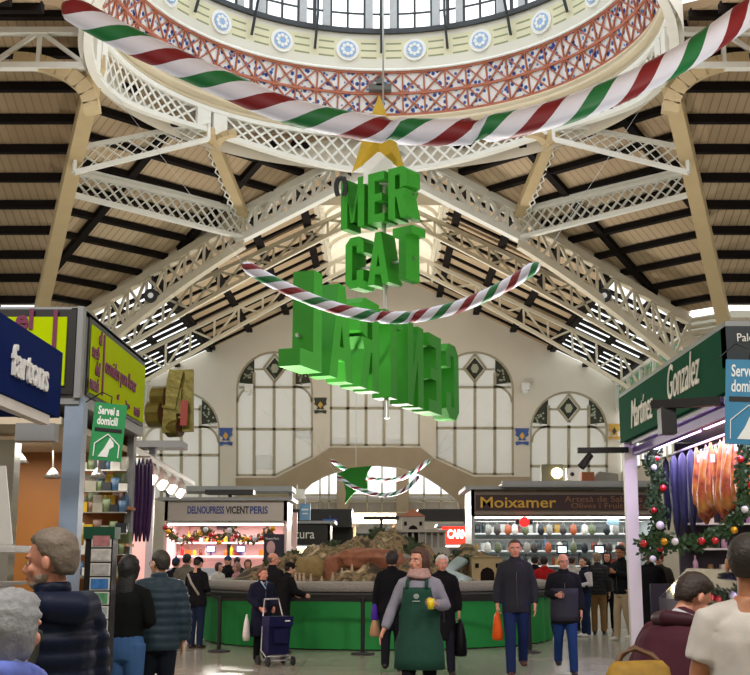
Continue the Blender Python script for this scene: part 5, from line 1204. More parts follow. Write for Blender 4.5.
# ================= right: charcuterie stall =================
XR = 3.9; d1, d2 = 19.1, gx(727, 1)*0+12.95
XR = gx(727, 12.95, 2.3); d1 = XR/(gx(617, 1)); d1 = 19.0
zt_ = gz(326, 12.95); zb1 = gz(443, d1); 
rt = empty('charcuterie_stall', (6.0, 16, 0), 0, 'charcuterie stall with a long green script sign and violet tube lights on the right', 'stall')
gsm = mat('bottle green sign board', '#0b5136', .8, spec=.04, var=.08, scale=1)
m = MB(); m.box((XR+.1, (d1+12.95)/2, (zt_+zb1)/2), (.2, d1-12.95, zt_-zb1)); m.build('side_sign', [gsm], rt)
m = MB(); m.box((XR+2.1, 13.05, (zt_+gz(366, 12.95))/2), (4.2, .2, zt_-gz(366, 12.95))); m.build('front_sign', [mat('dark slate sign', '#16262c', .4)], rt)
m = MB(); m.box((XR+2.1, (d1+12.95)/2, zt_+.03), (4.2, d1-12.95, .06)); m.box((XR+2.1, (d1+12.95)/2, zb1+.02), (4.0, d1-13.1, .05)); m.build('roof', [grey_metal], rt)
front_text('Palomares', .135, gx(736.5, 12.95, 2.4), 12.94, gz(341.5, 12.95), white_m, 'lettering', rt, .01, .9)
scr = mat('silver script lettering', '#d8d6c8', .5, metal=.1)
# script, read with Y shrinking (towards the viewer)
yy = lambda px: XR*F/((px-CX))*1.0/cos(TH)*.96
side_text('Martínez', .62, XR-.005, 18.1, zb1+.14, scr, 'lettering', rt, -1, .012, .66, .4)
side_text('Gonzalez', .66, XR-.005, 15.75, zb1+.26, scr, 'lettering', rt, -1, .012, .66, .4)
m = MB(); px_ = XR+.03; m.box((px_+.1, d1-.05, zb1/2), (.2, .14, zb1)); m.build('corner_post', [white_m], rt)
m = MB(); m.box((XR+4.1, (d1+12.95)/2, zb1/2), (.1, d1-13, zb1)); m.box((XR+2.2, d1+.05, .6), (3.6, .08, 1.2)); m.box((XR+2.5, d1+.05, zb1/2), (3.2, .08, zb1)); m.build('back_wall', [mat('dim shelving wall', '#2c2632', .6)], rt)
m = MB(); m.bar((XR+.45, 13.3, zb1-.12), (XR+.45, 15.6, zb1-.12), .06, .06); m.bar((XR+.45, 15.9, zb1-.12), (XR+.45, 18.6, zb1-.12), .06, .06); m.build('tube_lights', [fluov], rt)
m = MB(); m.bar((XR+.5, 13.2, zb1-.03), (XR+.5, 18.8, zb1-.03), .3, .1); m.bar((XR+.2, 13.2, zb1-.16), (XR+.2, 18.8, zb1-.16), .1, .12); m.build('light_trough', [mat('violet painted trough', '#6a4aa0', .4)], rt)
m = MB(); m.bar((XR+.15, 13.3, zb1+.1), (XR+.15, 18.9, zb1+.1), .04, .3); m.build('lower_fascia', [grey_metal], rt)
light('charcuterie_light', (XR+.7, 16, zb1-.25), 50, (.80, .66, 1), .7, 5.4)
light('charcuterie_light_warm', (XR+1.6, 15.5, zb1-.1), 30, (1, .85, .75), 1.2, 5)
# bracket lamp
bl_ = empty('bracket_speaker', (gx(690, 13.6), 13.6, gz(405, 13.6)), 0, 'black bracket arm with a box speaker under the green sign', 'speaker')
m = MB(); m.bar(at(653, 405, 13.7), at(722, 401, 13.2), .13, .1); m.build('arm', [black_m], bl_)
m = MB(); m.box(at(667, 421, 13.65), (.18, .2, .32)); m.build('box', [black_m], bl_)
delivery(749, 402, .46, .86, 11.5, '#2f7fa8', 'blue hanging sign reading Servei a domicili beside the dark slate sign', -.3)
# counter
m = MB(); m.box((XR+1.0, 16.1, .5), (1.1, 5.2, 1.0)); m.build('counter', [mat('dark lavender counter', '#4a4452', .4)], rt)
gcase = empty('meat_display', (XR+1.0, 16.1, 1.0), 0, 'slanted glass meat display on the counter of the charcuterie stall', 'display')
m = MB(); m.prism([(-.55, 0), (.55, 0), (.55, .45), (-.1, .45)], lambda u_, v_, d_: V((XR+1.0+u_, 13.6+d_, 1.0+v_)), 0, .02); m.prism([(-.55, 0), (.55, 0), (.55, .45), (-.1, .45)], lambda u_, v_, d_: V((XR+1.0+u_, 18.6+d_, 1.0+v_)), 0, .02); m.build('end_panel', [steel], gcase)
m = MB(); m.add([(XR+.45, 13.6, 1.0), (XR+.45, 18.6, 1.0), (XR+.9, 18.6, 1.45), (XR+.9, 13.6, 1.45)], [(0, 1, 2, 3)]); m.add([(XR+.9, 13.6, 1.45), (XR+.9, 18.6, 1.45), (XR+1.55, 18.6, 1.45), (XR+1.55, 13.6, 1.45)], [(0, 1, 2, 3)]); m.build('glass', [glass], gcase, fix=False)
meat = None
for i in range(28):
    if meat is None: m = MB(); m.sph((0, 0, .05), .1, 12, 0, (1.2, .8, .5), nz=.4); meat = m.build('meat_piece', [mat('pink cured meat', '#c87878', .4, var=.4, scale=14)], None, False); o = meat
    else: o = meat.copy(); col.objects.link(o)
    o.location = (XR+1.0+(i % 2)*.3, 13.8+(i//2)*.33, 1.0); o.rotation_euler = (0, 0, rr.random()*3); tag(o, 'pink piece of cured meat inside the slanted glass display', 'meat', 'meat in the charcuterie display')
# shelf with packets behind
m = MB()
for z in (1.0, 1.5, 2.0): m.box((XR+3.85, 16, z), (.4, 5.6, .04))
m.build('wall_shelves', [white_m], rt)
for k in range(3):
    for i in range(14): product(['jar', 'carton', 'bottle'][(i+k) % 3], (XR+3.75, 13.4+i*.38, 1.02+.5*k), ['#e6c8d8', '#c8a0b8', '#e0b048', '#b84848', '#d8d8e8'][(i*2+k) % 5], 'packet on the %s wall shelf inside the charcuterie stall' % ('lowest', 'middle', 'top')[k], 'packets on %s charcuterie shelf' % ('lowest', 'middle', 'top')[k], 1.6)
m = MB()
for z in (1.35, 1.75, 2.15): m.box((XR+2.5, d1-.14, z), (3.0, .3, .03))
m.build('end_shelves', [white_m], rt)
for k in range(3):
    for i in range(12): product(['bottle', 'jar', 'carton'][(i+2*k) % 3], (XR+1.1+i*.24, d1-.15, 1.365+.4*k), ['#c8a0b8', '#8a6a3a', '#e0d8c8', '#7a2c2c', '#b8904a'][(i+3*k) % 5], 'packet on the end wall shelf behind the hanging hams, %s row' % ('lowest', 'middle', 'top')[k], 'packets on the end wall shelf row %d' % k, 1.2)
# hanging blue violet pieces
XH = XR+.75
rail_z = gz(444, 17)
def hang_y(px, X): return X*F/((px-CX))/cos(TH)*.975
rl = MB(); rl.bar((XH, 13.2, rail_z), (XH, 18.7, rail_z), .03, .03); rl.bar((XH+.3, 13.2, rail_z), (XH+.3, 18.7, rail_z), .03, .03); rl.build('hanging_rail', [steel], rt)
bp_ = None; bvm = mat('blue violet ribbon cloth', '#1c2248', .5, var=.4, scale=5)
for i in range(7):
    px_ = 663+i*4.2; y = hang_y(px_, XH)
    if bp_ is None: m = MB(); m.tube([(0, 0, 0), (0, 0, -.1), (0, .01, -.5), (0, -.01, -1.0), (0, 0, -1.32)], [(.01, .01), (.05, .05), (.07, .07), (.06, .06), (.015, .015)], 12); bp_ = m.build('wrapped_ham', [bvm], None, False); o = bp_
    else: o = bp_.copy(); col.objects.link(o)
    o.location = (XH+.05*(i % 2), y, rail_z-.02); o.rotation_euler = (0, 0, i); o.scale = (1, 1, .9+.1*((i*7) % 3)/2); tag(o, 'long blue violet wrapped piece hanging at the far end of the charcuterie rail', 'wrapped ham', 'blue violet pieces on the charcuterie rail')
hm = None; hmm = bpy.data.materials.new('cured ham'); hmm.use_nodes = True; nt = hmm.node_tree; b = nt.nodes['Principled BSDF']; b.inputs['Roughness'].default_value = .35
tc = N(nt, 'ShaderNodeTexCoord'); nz = N(nt, 'ShaderNodeTexNoise'); nz.inputs['Scale'].default_value = 6; nt.links.new(tc.outputs['Object'], nz.inputs['Vector'])
nt.links.new(ramp(nt, nz.outputs['Fac'], [(.3, '#64290f'), (.45, '#a8542a'), (.6, '#b5802e'), (.7, '#cf9a7c')], False), b.inputs['Base Color']); MC['ham'] = hmm
for k in range(2):
    for i in range(12):
        px_ = 694+i*4.8+k*2; X_ = XH+.3*k; y = hang_y(px_, X_)
        if y < 13.3: continue
        if hm is None:
            m = MB(); m.tube([(0, 0, 0), (0, 0, -.08), (.01, 0, -.2), (.02, 0, -.38), (.03, .01, -.58), (.02, .01, -.76), (0, 0, -.84)], [(.015, .015), (.03, .03), (.05, .04), (.09, .06), (.12, .08), (.10, .07), (.02, .02)], 14)
            hm = empty('ham', (0, 0, 0)); hb = m.build('meat', [hmm], hm, False)
            m = MB(); m.tube([(0, 0, .02), (.01, 0, -.05), (.06, -.05, -.1)], .008, 6); m.build('string', [steel], hm, False)
            m = MB(); m.box((.02, -.08, -.16), (.07, .01, .1)); m.build('label_tag', [white_m], hm, False); o = hm
        else: o = copy_tree(hm)
        o.location = (X_, y, rail_z-.03-.04*((i*5) % 3)); o.rotation_euler = (0, 0, i*1.3); s_ = 1.05+.12*((i*3) % 4)/3; o.scale = (s_, s_, s_*1.05); tag(o, 'orange brown cured ham hanging from the %s violet lit rail' % ('front', 'rear')[k], 'ham', 'hams on the %s charcuterie rail' % ('front', 'rear')[k])
# christmas greenery
grn = mat('artificial pine', '#2c4a26', .6, var=.5, scale=18)
foliage_swag([at(x, y, 18.6) for x, y in ((655, 450), (650, 465), (660, 480), (652, 500), (662, 515), (655, 530), (664, 545), (650, 556))], .15, 1300, 'pine garland with red baubles hanging down behind the white corner post', 11, grn, [(.05, .04), (.2, .05), (.33, .06), (.5, .05), (.7, .07), (.8, .055), (.9, .06), (.97, .055)], [redb, whb, redb], .045)
foliage_swag([at(x, y, 14.0) for x, y in ((640, 545), (660, 540), (680, 545), (700, 542), (720, 535), (735, 520), (745, 500), (742, 470), (748, 445))], .12, 1300, 'pine garland with red baubles looping under the hams to the right edge', 12, grn, [(i/9+.02, .045) for i in range(9)], [redb, goldb, whb, redb], .04)
# ================= people =================
skin = {k: mat('skin %s' % k, c, .5, var=.08, scale=12) for k, c in (('fair', '#d0a084'), ('rosy', '#cf9178'), ('tan', '#a8714f'))}
def fab(n, c, **kw): return mat('cloth '+n, c, kw.pop('rough', .8), var=.14, scale=14, bump=.15, spec=kw.pop('spec', .15), **kw)
HEADS = {}
def head_mb():
    m = MB()
    m.sph((0, .012, .035), .1, 24, 0, (.80, .98, .92)); m.sph((0, -.022, -.035), .072, 20, 0, (.86, .95, 1.05))
    m.sph((0, -.055, -.082), .03, 12, 0, (1.1, .9, .8)); m.tube([(0, -.082, .022), (0, -.1, -.002), (0, -.113, -.024), (0, -.1, -.034)], [.007, .010, .0145, .008], 10)
    m.sph((.011, -.1, -.03), .009, 8); m.sph((-.011, -.1, -.03), .009, 8)
    for s in (-1, 1):
        m.tube([(s*.012, -.084, .03), (s*.034, -.083, .036), (s*.055, -.066, .03)], [.008, .009, .008], 8)
        m.sph((s*.042, -.062, -.022), .028, 12, 0, (.9, .8, .9)); m.sph((s*.0865, .014, .0), .031, 12, 0, (.34, .62, 1))
    m.sph((0, -.088, -.052), .02, 10, 0, (1.1, .5, .28)); m.sph((0, -.086, -.062), .017, 10, 0, (1.1, .5, .3))
    m.tube([(0, .02, -.20), (0, .018, -.12), (0, .01, -.05)], [(.062, .062), (.053, .056), (.05, .055)], 16)
    return solid(m, .0065, 2, .4)
HEAD = head_mb()
def hand_mb(curl):
    """right-hand template: wrist at origin, fingers towards -Z, palm towards -X... thumb towards -Y"""
    m = MB(); m.tube([(0, 0, .03), (0, 0, -.01), (0, -.002, -.05), (0, 0, -.088)], [(.024, .02), (.022, .027), (.016, .040), (.014, .038)], 14, ref=(1, 0, 0))
    for k, (y, ln, r_) in enumerate(((-.030, .072, .0088), (-.010, .082, .0092), (.010, .076, .0088), (.028, .060, .0078))):
        p = V((0, y, -.082)); a = R(8+curl*.25); pts = [p+V((0, 0, .02)), p]; rads = [r_*1.05, r_*1.05]
        for q, f in enumerate((.45, .3, .25)):
            p = p+V((-sin(a), y*.12, -cos(a)))*ln*f; pts.append(p.copy()); rads.append(r_*(1-.1*(q+1))); a += R(curl*(.9 if q == 0 else .75))
        m.tube(pts, rads, 8)
    c2 = R(10+curl*.5)
    m.tube([(0, -.015, -.018), (-.006, -.036, -.04), (-.012-.01*sin(c2), -.052, -.065), (-.016-.024*sin(c2), -.056+.01*sin(c2), -.092)], [.014, .0125, .0105, .008], 8)
    return solid(m, .0042, 1, .4)
HANDS = {0: hand_mb(14), 1: hand_mb(62)}
def look(d, up):
    """rotation taking -Z to d, -Y roughly to up"""
    z = -V(d).normalized(); y = -V(up); y = (y-z*y.dot(z)).normalized(); x = y.cross(z)
    return Matrix((x, y, z)).transposed()
def hair_mb(style, seed=1):
    m = MB(); n, k = 40, 28; vs = []; fs = []; rmv = {'short': .010, 'bald': .002, 'crop': .005, 'curly': .022, 'bob': .020, 'long': .016, 'pony': .010, 'thick': .013}[style]
    for i in range(k+1):
        for j in range(n):
            a = pi*i/k; b_ = 2*pi*j/n; d = V((sin(a)*sin(b_), -sin(a)*cos(b_), cos(a)))   # d.y<0 is the face
            front = -d.y; z = d.z
            lim = {'short': .12, 'crop': .2, 'bald': -.1, 'thick': .05}.get(style, .0)
            lg = style in ('bob', 'long')
            thr = -.78 if front < -.45 else ((-.78+(front+.45)*1.9) if front < -.1 else (-.12 if front < .2 else (-.12+(front-.2)*2.0 if front < .5 else .48)))
            if lg: thr = -.95 if front < .25 else (-.95+(front-.25)*4.6 if front < .55 else .43)
            ha = max(0, min(1, (z-thr)/.16))
            if style == 'bald': ha = min(ha, max(0, min(1, (.3-z)/.2)), 1 if front < .3 else 0)
            hair = ha > .02
            t = -.014*(1-ha)+ha*rmv*(1+.5*noise.noise(d*3.2+V((seed, 0, 0))))
            if style == 'curly': t += ha*.010*noise.noise(d*9+V((seed, 3, 0)))
            t += ha*.0035*noise.noise(V((d.x*30, d.y*30, d.z*6+seed)))
            if style == 'thick' and z > .2: t += .010*ha*min(1, (z-.2)*3)
            r_ = V((.080, .098, .092)); c = V((0, .012, .035))
            zz = d.z*r_.z*(1 if d.z > 0 else 1.35)
            p = V((d.x*r_.x, d.y*r_.y, zz)); p += p.normalized()*t
            if style in ('bob', 'long') and d.z < -.1 and hair: p = V((p.x*1.08, p.y*1.06, p.z*1.25))
            vs.append(c+p)
    for i in range(k):
        for j in range(n): fs.append((i*n+j, (i+1)*n+j, (i+1)*n+(j+1) % n, i*n+(j+1) % n))
    m.add(vs, fs, 0, True)
    if style == 'long':
        m.tube([(0, .04, .04), (0, .058, -.06), (0, .072, -.16), (0, .09, -.30), (0, .098, -.42), (0, .1, -.5)], [(.078, .05), (.086, .05), (.088, .042), (.08, .03), (.06, .02), (.03, .01)], 16)
    if style == 'pony': m.tube([(0, .1, .05), (0, .14, .03), (0, .155, -.05), (0, .145, -.14), (0, .14, -.2)], [.02, .028, .03, .022, .006], 12)
    return m
PN = 0
def person(label, px, Y, ytop=None, h=None, yaw=0, head=0, nod=0, hair=('short', '#2a201a'), sk='fair', top=('jacket', '#222'), hem=.82, bottom='#20242c', legs='stand', arms=('down', 'down'), lean=0, fat=1.0, shoe='#1a1614', vox=.016, collar=False, extra=None, puffer=0, sleeve='long', skirt=None, cap=None, group=None, dx=0):
    """a figure facing -Y before yaw; its body is one mesh, clothes and hair are its children"""
    global PN; PN += 1
    H = h or (gz(ytop, Y)); S = H/1.745
    root = empty('person', (gx(px, Y)+dx, Y, 0), R(yaw), label, 'person', group)
    lo = dict(mesh=None)
    st_ = {'stand': ((0, 0), (0, 0), 0, 0), 'walk': ((-.17, -.02), (.2, .10), .06, .0), 'walk2': ((.2, .1), (-.17, -.02), 0, .06), 'step': ((-.08, 0), (.1, .03), .0, 0)}[legs]
    Z = lambda x, y, z: V((x*S, y*S, z*S))
    lr = Matrix.Rotation(R(-lean), 3, 'X') if False else Matrix.Rotation(R(lean), 3, 'X')
    piv = Z(0, 0, .93)
    def U(p): return lr @ (p-piv)+piv      # everything above the hips leans towards -Y
    J = {}
    for i, s in enumerate((-1, 1)):
        yf, zf = st_[i]; kz = .50; 
        J['hip', s] = Z(s*.088, 0, .90); J['knee', s] = Z(s*.095, yf*.5-(.05 if yf > 0 else .02), kz); J['ank', s] = Z(s*.10, yf, .085+zf)
        J['sho', s] = U(Z(s*.160*min(fat, 1.1), .01, 1.395))
        a = arms[i]
        pre = {'down': ((s*.235, .03, 1.14), (s*.245, -.03, .90)), 'bag': ((s*.235, .03, 1.14), (s*.25, -.02, .90)), 'front': ((s*.24, .02, 1.15), (s*.10, -.24, 1.10)), 'push': ((s*.235, .02, 1.16), (s*.14, -.24, 1.0)),
               'cup': ((s*.27, .03, 1.17), (s*.20, -.24, 1.20)), 'swing': ((s*.28, .02, 1.15), (s*.36, -.06, .93)), 'swingback': ((s*.24, .08, 1.15), (s*.25, .10, .92)), 'reach': ((s*.24, -.12, 1.20), (s*.22, -.36, 1.18)), 'phone': ((s*.22, -.02, 1.17), (s*.06, -.26, 1.26)), 'chest': ((s*.24, .02, 1.15), (s*.12, -.2, 1.14))}[a]
        J['elb', s] = U(Z(*pre[0])); J['wri', s] = U(Z(*pre[1])); J['arm', s] = a
    hc = U(Z(0, -.015, 1.62)); HR = Matrix.Rotation(R(head), 3, 'Z') @ Matrix.Rotation(R(nod+lean*.5), 3, 'X'); HM = Matrix.Translation(hc) @ (HR*(S*1.0)).to_4x4()
    # body volumes
    m = MB(); f = fat
    def torso(m, e, z0, z1, flare=0, n=18):
        prof = [(.80, .165, .105), (.90, .165, .112), (1.0, .152, .105), (1.08, .142, .10), (1.2, .152, .105), (1.32, .160, .110), (1.385, .145, .092), (1.44, .09, .068), (1.50, .058, .056)]
        pts, rad = [], []
        if z0 < .8:
            for z in [z0+(.8-z0)*q/4 for q in range(4)]: pts.append(Z(0, 0, z)); rad.append(((.165*f+flare*(.8-z)/.4+e)*S, (.115*f+flare*(.8-z)/.4+e)*S))
        if z0 > .8:
            for q in range(len(prof)-1):
                if prof[q][0] < z0 < prof[q+1][0]: prof = [(z0, prof[q][1], prof[q][2])]+prof[q+1:]; break
        for z, a, b_ in prof:
            if z < z0-.001 or z > z1+.001: continue
            pts.append(U(Z(0, 0, z)) if z > .93 else Z(0, 0, z)); rad.append(((a*f+e)*S, (b_*f*(1.1 if f > 1.05 and z < 1.3 else 1)+e)*S))
        m.tube(pts, rad, n)
    torso(m, 0, .80, 1.5)
    for s in (-1, 1):
        m.tube([J['hip', s]+Z(0, 0, .04), J['hip', s]-Z(0, 0, .1), J['knee', s], (J['knee', s]*.6+J['ank', s]*.4)+Z(0, .012, 0), J['ank', s], J['ank', s]+Z(0, -.02, -.05)], [.095*S*f, .086*S*f, .056*S, .054*S, .036*S, .036*S], 12)
        m.tube([U(Z(s*.05, .01, 1.445)), U(Z(s*.11, .01, 1.415)), J['sho', s], J['sho', s]*.75+J['elb', s]*.25, J['sho', s]*.5+J['elb', s]*.5, J['elb', s], J['elb', s]*.5+J['wri', s]*.5, J['wri', s]], [.035*S, .04*S, .046*S, .047*S, .043*S, .037*S, .035*S, .026*S], 12)
        m.tube([J['ank', s]+Z(0, .03, -.04), J['ank', s]+Z(0, -.1, -.05)], [.035*S, .035*S], 8)
    body = solid(m, max(vox, .012)*1.05, 3)
    body.join(HEAD, HM)
    for s in (-1, 1):
        d = (J['wri', s]-J['elb', s]).normalized(); hnd = HANDS[0 if J['arm', s] in ('down', 'swing', 'swingback') else 1]
        Mh = look(d, (0, -1, 0) if abs(d.y) < .6 else (0, 0, 1))
        if s > 0: fl = Matrix.Diagonal((1, 1, 1)) 
        hm_ = hnd if s > 0 else None
        if hm_ is None:
            hm_ = MB(); hm_.v = [V((-v.x, v.y, v.z)) for v in hnd.v]; hm_.f = [t[::-1] for t in hnd.f]; hm_.m = hnd.m; hm_.sm = hnd.sm
        body.join(hm_, Matrix.Translation(J['wri', s]) @ (Mh*S).to_4x4())
    def part(mb, name, mt, par=None): 
        o = mb.build(name, mt, par or root, False, fix=False); return o
    part(body, 'body', [skin[sk]])
    # trousers
    if skirt is None:
        m = MB(); torso(m, .008, .80, 1.09)
        for s in (-1, 1): m.tube([J['hip', s]+Z(0, 0, .04), J['hip', s]-Z(0, 0, .1), J['knee', s], (J['knee', s]*.5+J['ank', s]*.5)+Z(0, .01, 0), J['ank', s]+Z(0, 0, -.035)], [.102*S*f, .096*S*f, .073*S, .069*S, .062*S], 12)
        part(solid(m, vox, 2), 'trousers', [fab('trousers '+bottom, bottom)])
    for s in (-1, 1):
        A = J['ank', s]; z0 = A.z-.085*S
        m = MB(); m.tube([V((A.x, A.y+.055*S, z0+.045*S)), V((A.x, A.y+.01*S, z0+.05*S)), V((A.x, A.y-.07*S, z0+.038*S)), V((A.x, A.y-.15*S, z0+.03*S)), V((A.x, A.y-.175*S, z0+.025*S))], [(.03*S, .04*S), (.042*S, .05*S), (.046*S, .038*S), (.042*S, .03*S), (.02*S, .018*S)], 12)
        m.v = [V((v.x, v.y, max(v.z, 0.002+max(0, z0)))) for v in m.v]; part(m, 'shoe', [mat('shoe '+shoe, shoe, .5)])
    # top
    kind, colr = top[:2]; e = {'jacket': .022, 'coat': .03, 'puffer': .038, 'sweater': .014, 'tshirt': .012}[kind]
    m = MB(); hz = {'coat': .48, 'sweater': hem, 'tshirt': hem}.get(kind, hem); torso(m, e, hz, 1.47, .05 if kind == 'coat' else 0, 22)
    for s in (-1, 1):
        P_ = [U(Z(s*.04, .01, 1.450)), U(Z(s*.10, .01, 1.425)), J['sho', s], J['sho', s]*.75+J['elb', s]*.25, J['sho', s]*.5+J['elb', s]*.5, J['elb', s]]; Rr = [(.035+e*.7)*S, (.044+e*.8)*S, (.052+e)*S, (.053+e)*S, (.048+e)*S, (.044+e)*S]
        if kind == 'tshirt': P_ = P_[:5]; P_[4] = J['sho', s]*.35+J['elb', s]*.65; Rr = [.05*S, .058*S, .068*S, .07*S, .068*S]
        else: P_ += [J['elb', s]*.5+J['wri', s]*.5, J['wri', s]*.92+J['elb', s]*.08]; Rr += [(.042+e)*S, (.034+e*.8)*S]
        m.tube(P_, Rr, 14)
    if kind in ('jacket', 'puffer', 'coat'):
        m.tube([U(Z(0, .005, 1.43)), U(Z(0, .008, 1.50)), U(Z(0, .004, 1.535))], [(.09*S, .08*S), (.082*S, .078*S), (.072*S, .07*S)], 14)
    g = solid(m, vox, 3)
    if kind == 'puffer':
        me = g.mesh('t'); 
        for i, vtx in enumerate(me.vertices):
            z = vtx.co.z/S; g.v[i] = g.v[i]+V(vtx.normal)*(.011*S*abs(sin(z*pi/.075))-.004*S)
        bpy.data.meshes.remove(me)
    else:
        me = g.mesh('t')
        for i, vtx in enumerate(me.vertices):
            c_ = g.v[i]; g.v[i] = c_+V(vtx.normal)*(.006*noise.noise(V((c_.x*7, c_.y*7, c_.z*4+PN*3)))+.005*noise.noise(V((c_.x*16, c_.y*16, c_.z*9+PN))))
        bpy.data.meshes.remove(me)
    nm = {'jacket': 'jacket', 'coat': 'coat', 'puffer': 'padded_jacket', 'sweater': 'sweater', 'tshirt': 't_shirt'}[kind]
    jk = part(g, nm, [fab(kind+' '+colr, colr, rough=.45 if kind == 'puffer' else .8)])
    if kind in ('jacket', 'puffer', 'coat'):
        m = MB(); pts = [U(Z(0, -(.112 if z < 1.35 else .098)*f-e*1.02-.003, z)) if z > .93 else Z(0, -.112*f-e, z) for z in ([.84, .95, 1.08, 1.2, 1.32] if kind != 'coat' else [.55, .8, .95, 1.2, 1.32])]
        m.tube(pts, .005*S, 6); part(m, 'zip', [mat('zip metal', '#55585c', .4, metal=.5)], jk)
    # hair / cap
    if hair:
        m = hair_mb(hair[0], PN); m.v = [HM @ v for v in m.v]; part(m, 'hair', [mat('hair '+hair[1], hair[1], .6, var=.35, scale=60, bump=.3)])
    if cap:
        m = MB(); m.sph((0, .012, .05), .108, 20, 0, (.86, 1.0, .80)); m.sph((0, -.09, .062), .06, 12, 0, (1, .8, .14)) if cap[0] == 'cap' else m.sph((0, .012, .15), .025, 8)
        m.v = [HM @ v for v in m.v]; part(m, 'cap', [fab('cap '+cap[1], cap[1])])
    # face
    fy = abs(((yaw+head+180) % 360)-180)
    if fy < 118:
        for s in (-1, 1):
            m = MB(); m.sph((s*.031, -.079, .006), .0115, 10, 0, (1.25, .6, .75)); m.sph((s*.031, -.0868, .006), .0052, 8, 1); m.v = [HM @ v for v in m.v]; part(m, 'eye', [mat('eye white', '#d8d4d0', .3), mat('dark iris', '#2a1d14', .2)])
            m = MB(); m.tube([(s*.014, -.091, .026), (s*.033, -.090, .031), (s*.052, -.074, .025)], [.0028, .0038, .002], 6); m.v = [HM @ v for v in m.v]; part(m, 'eyebrow', [mat('hair '+(hair[1] if hair else '#444444'), hair[1] if hair else '#444444', .6)])
        m = MB(); m.sph((0, -.0965, -.056), .019, 10, 0, (1.1, .25, .24)); m.v = [HM @ v for v in m.v]; part(m, 'mouth', [mat('lips', '#9c4f48', .5)])
    return dict(root=root, HM=HM, J=J, S=S, U=U, Z=Z, part=part, hc=hc, fat=f, e=e)
def world_pt(p, q): r = p['root']; return Matrix.Rotation(r.rotation_euler.z, 3, 'Z') @ V(q)+V(r.location)
def glasses(p):
    m = MB()
    for s in (-1, 1):
        pts = [(s*.032+.021*cos(t), -.098, .006+.016*sin(t)) for t in [2*pi*i/14 for i in range(15)]]; m.tube(pts, .0022, 5); m.tube([(s*.052, -.096, .01), (s*.083, -.03, .012), (s*.084, .02, .005)], .002, 5)
    m.tube([(-.012, -.099, .008), (.012, -.099, .008)], .002, 5); m.v = [p['HM'] @ v for v in m.v]; p['part'](m, 'glasses', [black_m])
def hood(p, colr, sc_=1.0):
    m = MB(); U, Z = p['U'], p['Z']
    m.tube([U(Z(-.13, .02, 1.46)), U(Z(-.11, .10, 1.45)), U(Z(0, .15, 1.44)), U(Z(.11, .10, 1.45)), U(Z(.13, .02, 1.46)), U(Z(.08, -.07, 1.44))], [.05*sc_, .065*sc_, .075*sc_, .065*sc_, .05*sc_, .035], 12, ref=(0, 0, 1)); p['part'](solid(m, .016, 3), 'hood', [fab('hood '+colr, colr, rough=.5)])
def bag_hang(kind, p, s, colr, label, cat, w_=.26, h_=.36, d_=.1, name=None, drop=.06):
    wr = p['J']['wri', s]+(p['J']['wri', s]-p['J']['elb', s]).normalized()*.10*p['S']; c = world_pt(p, wr); rz = p['root'].rotation_euler.z+pi/2
    root = empty(name or 'bag', (c.x, c.y, c.z-drop-h_), rz, label, cat)
    m = MB(); m.tube([(0, 0, 0), (0, 0, .03), (0, 0, h_*.45), (0, 0, h_*.85), (0, 0, h_)], [(w_*.36, d_*.5), (w_*.5, d_*.62), (w_*.48, d_*.6), (w_*.36, d_*.35), (w_*.3, d_*.12)], 16, ref=(1, 0, 0))
    for i, v in enumerate(m.v): m.v[i] = v+V((noise.noise(v*9+V((len(label), 0, 0))), noise.noise(v*8), 0))*.018
    m.build('bag_body', [fab('bag '+colr, colr, rough=.5)], root, False, fix=False)
    m = MB()
    for q in (-1, 1): m.tube([(-w_*.22, q*.015, h_*.97), (-w_*.1, q*.015, h_+drop*.8), (w_*.1, q*.015, h_+drop*.8), (w_*.22, q*.015, h_*.97)], .006, 6)
    m.build('handle', [fab('bag '+colr, colr, rough=.5)], root, False)
    return root
# --- close figures
A = person('bearded person in a navy padded jacket with a hood looking left at the counter', 53, 4.7, 533, yaw=-122, head=26, nod=4, hair=('thick', '#75695c'), sk='rosy', top=('puffer', '#0f172b'), hem=.82, vox=.012, fat=1.1, arms=('front', 'front'))
hood(A, '#141d33', .95)
m = MB(); m.sph((0, -.046, -.078), .044, 16, 0, (1.1, .98, .68), nz=.1); m.sph((0, -.09, -.040), .018, 10, 0, (1.3, .35, .3)); m.sph((0, -.02, -.052), .066, 14, 0, (.98, .85, .7)); m.v = [A['HM'] @ v for v in m.v]; A['part'](m, 'beard', [mat('grey brown beard', '#a39484', .8, var=.4, scale=60, bump=.4)])
m = MB(); J = A['J']; m.tube([J['sho', 1]*.9+J['elb', 1]*.1, J['sho', 1]*.4+J['elb', 1]*.6, J['elb', 1], J['elb', 1]*.4+J['wri', 1]*.6], [.118, .108, .1, .085], 14); A['part'](solid(m, .014, 2), 'sleeve', [mat('dark olive sleeve', '#3a3c36', .6, var=.2)])
B = person('person with straight grey hair and a blue patterned scarf at the lower left corner', 14, 3.5, 594, yaw=155, head=-8, nod=6, hair=('bob', '#8d8f92'), sk='rosy', top=('jacket', '#8a93a8'), vox=.013, fat=1.05)
m = MB(); U, Z = B['U'], B['Z']; m.tube([U(Z(-.10, .02, 1.47)), U(Z(-.07, .1, 1.48)), U(Z(.06, .11, 1.47)), U(Z(.11, .03, 1.45)), U(Z(.06, -.08, 1.44)), U(Z(-.06, -.08, 1.44)), U(Z(-.10, .02, 1.47))], .045, 12, ref=(0, 0, 1))
B['part'](solid(m, .013, 2), 'scarf', [mat('blue and white patterned scarf', '#5a6ab8', .8, var=.9, scale=14)])
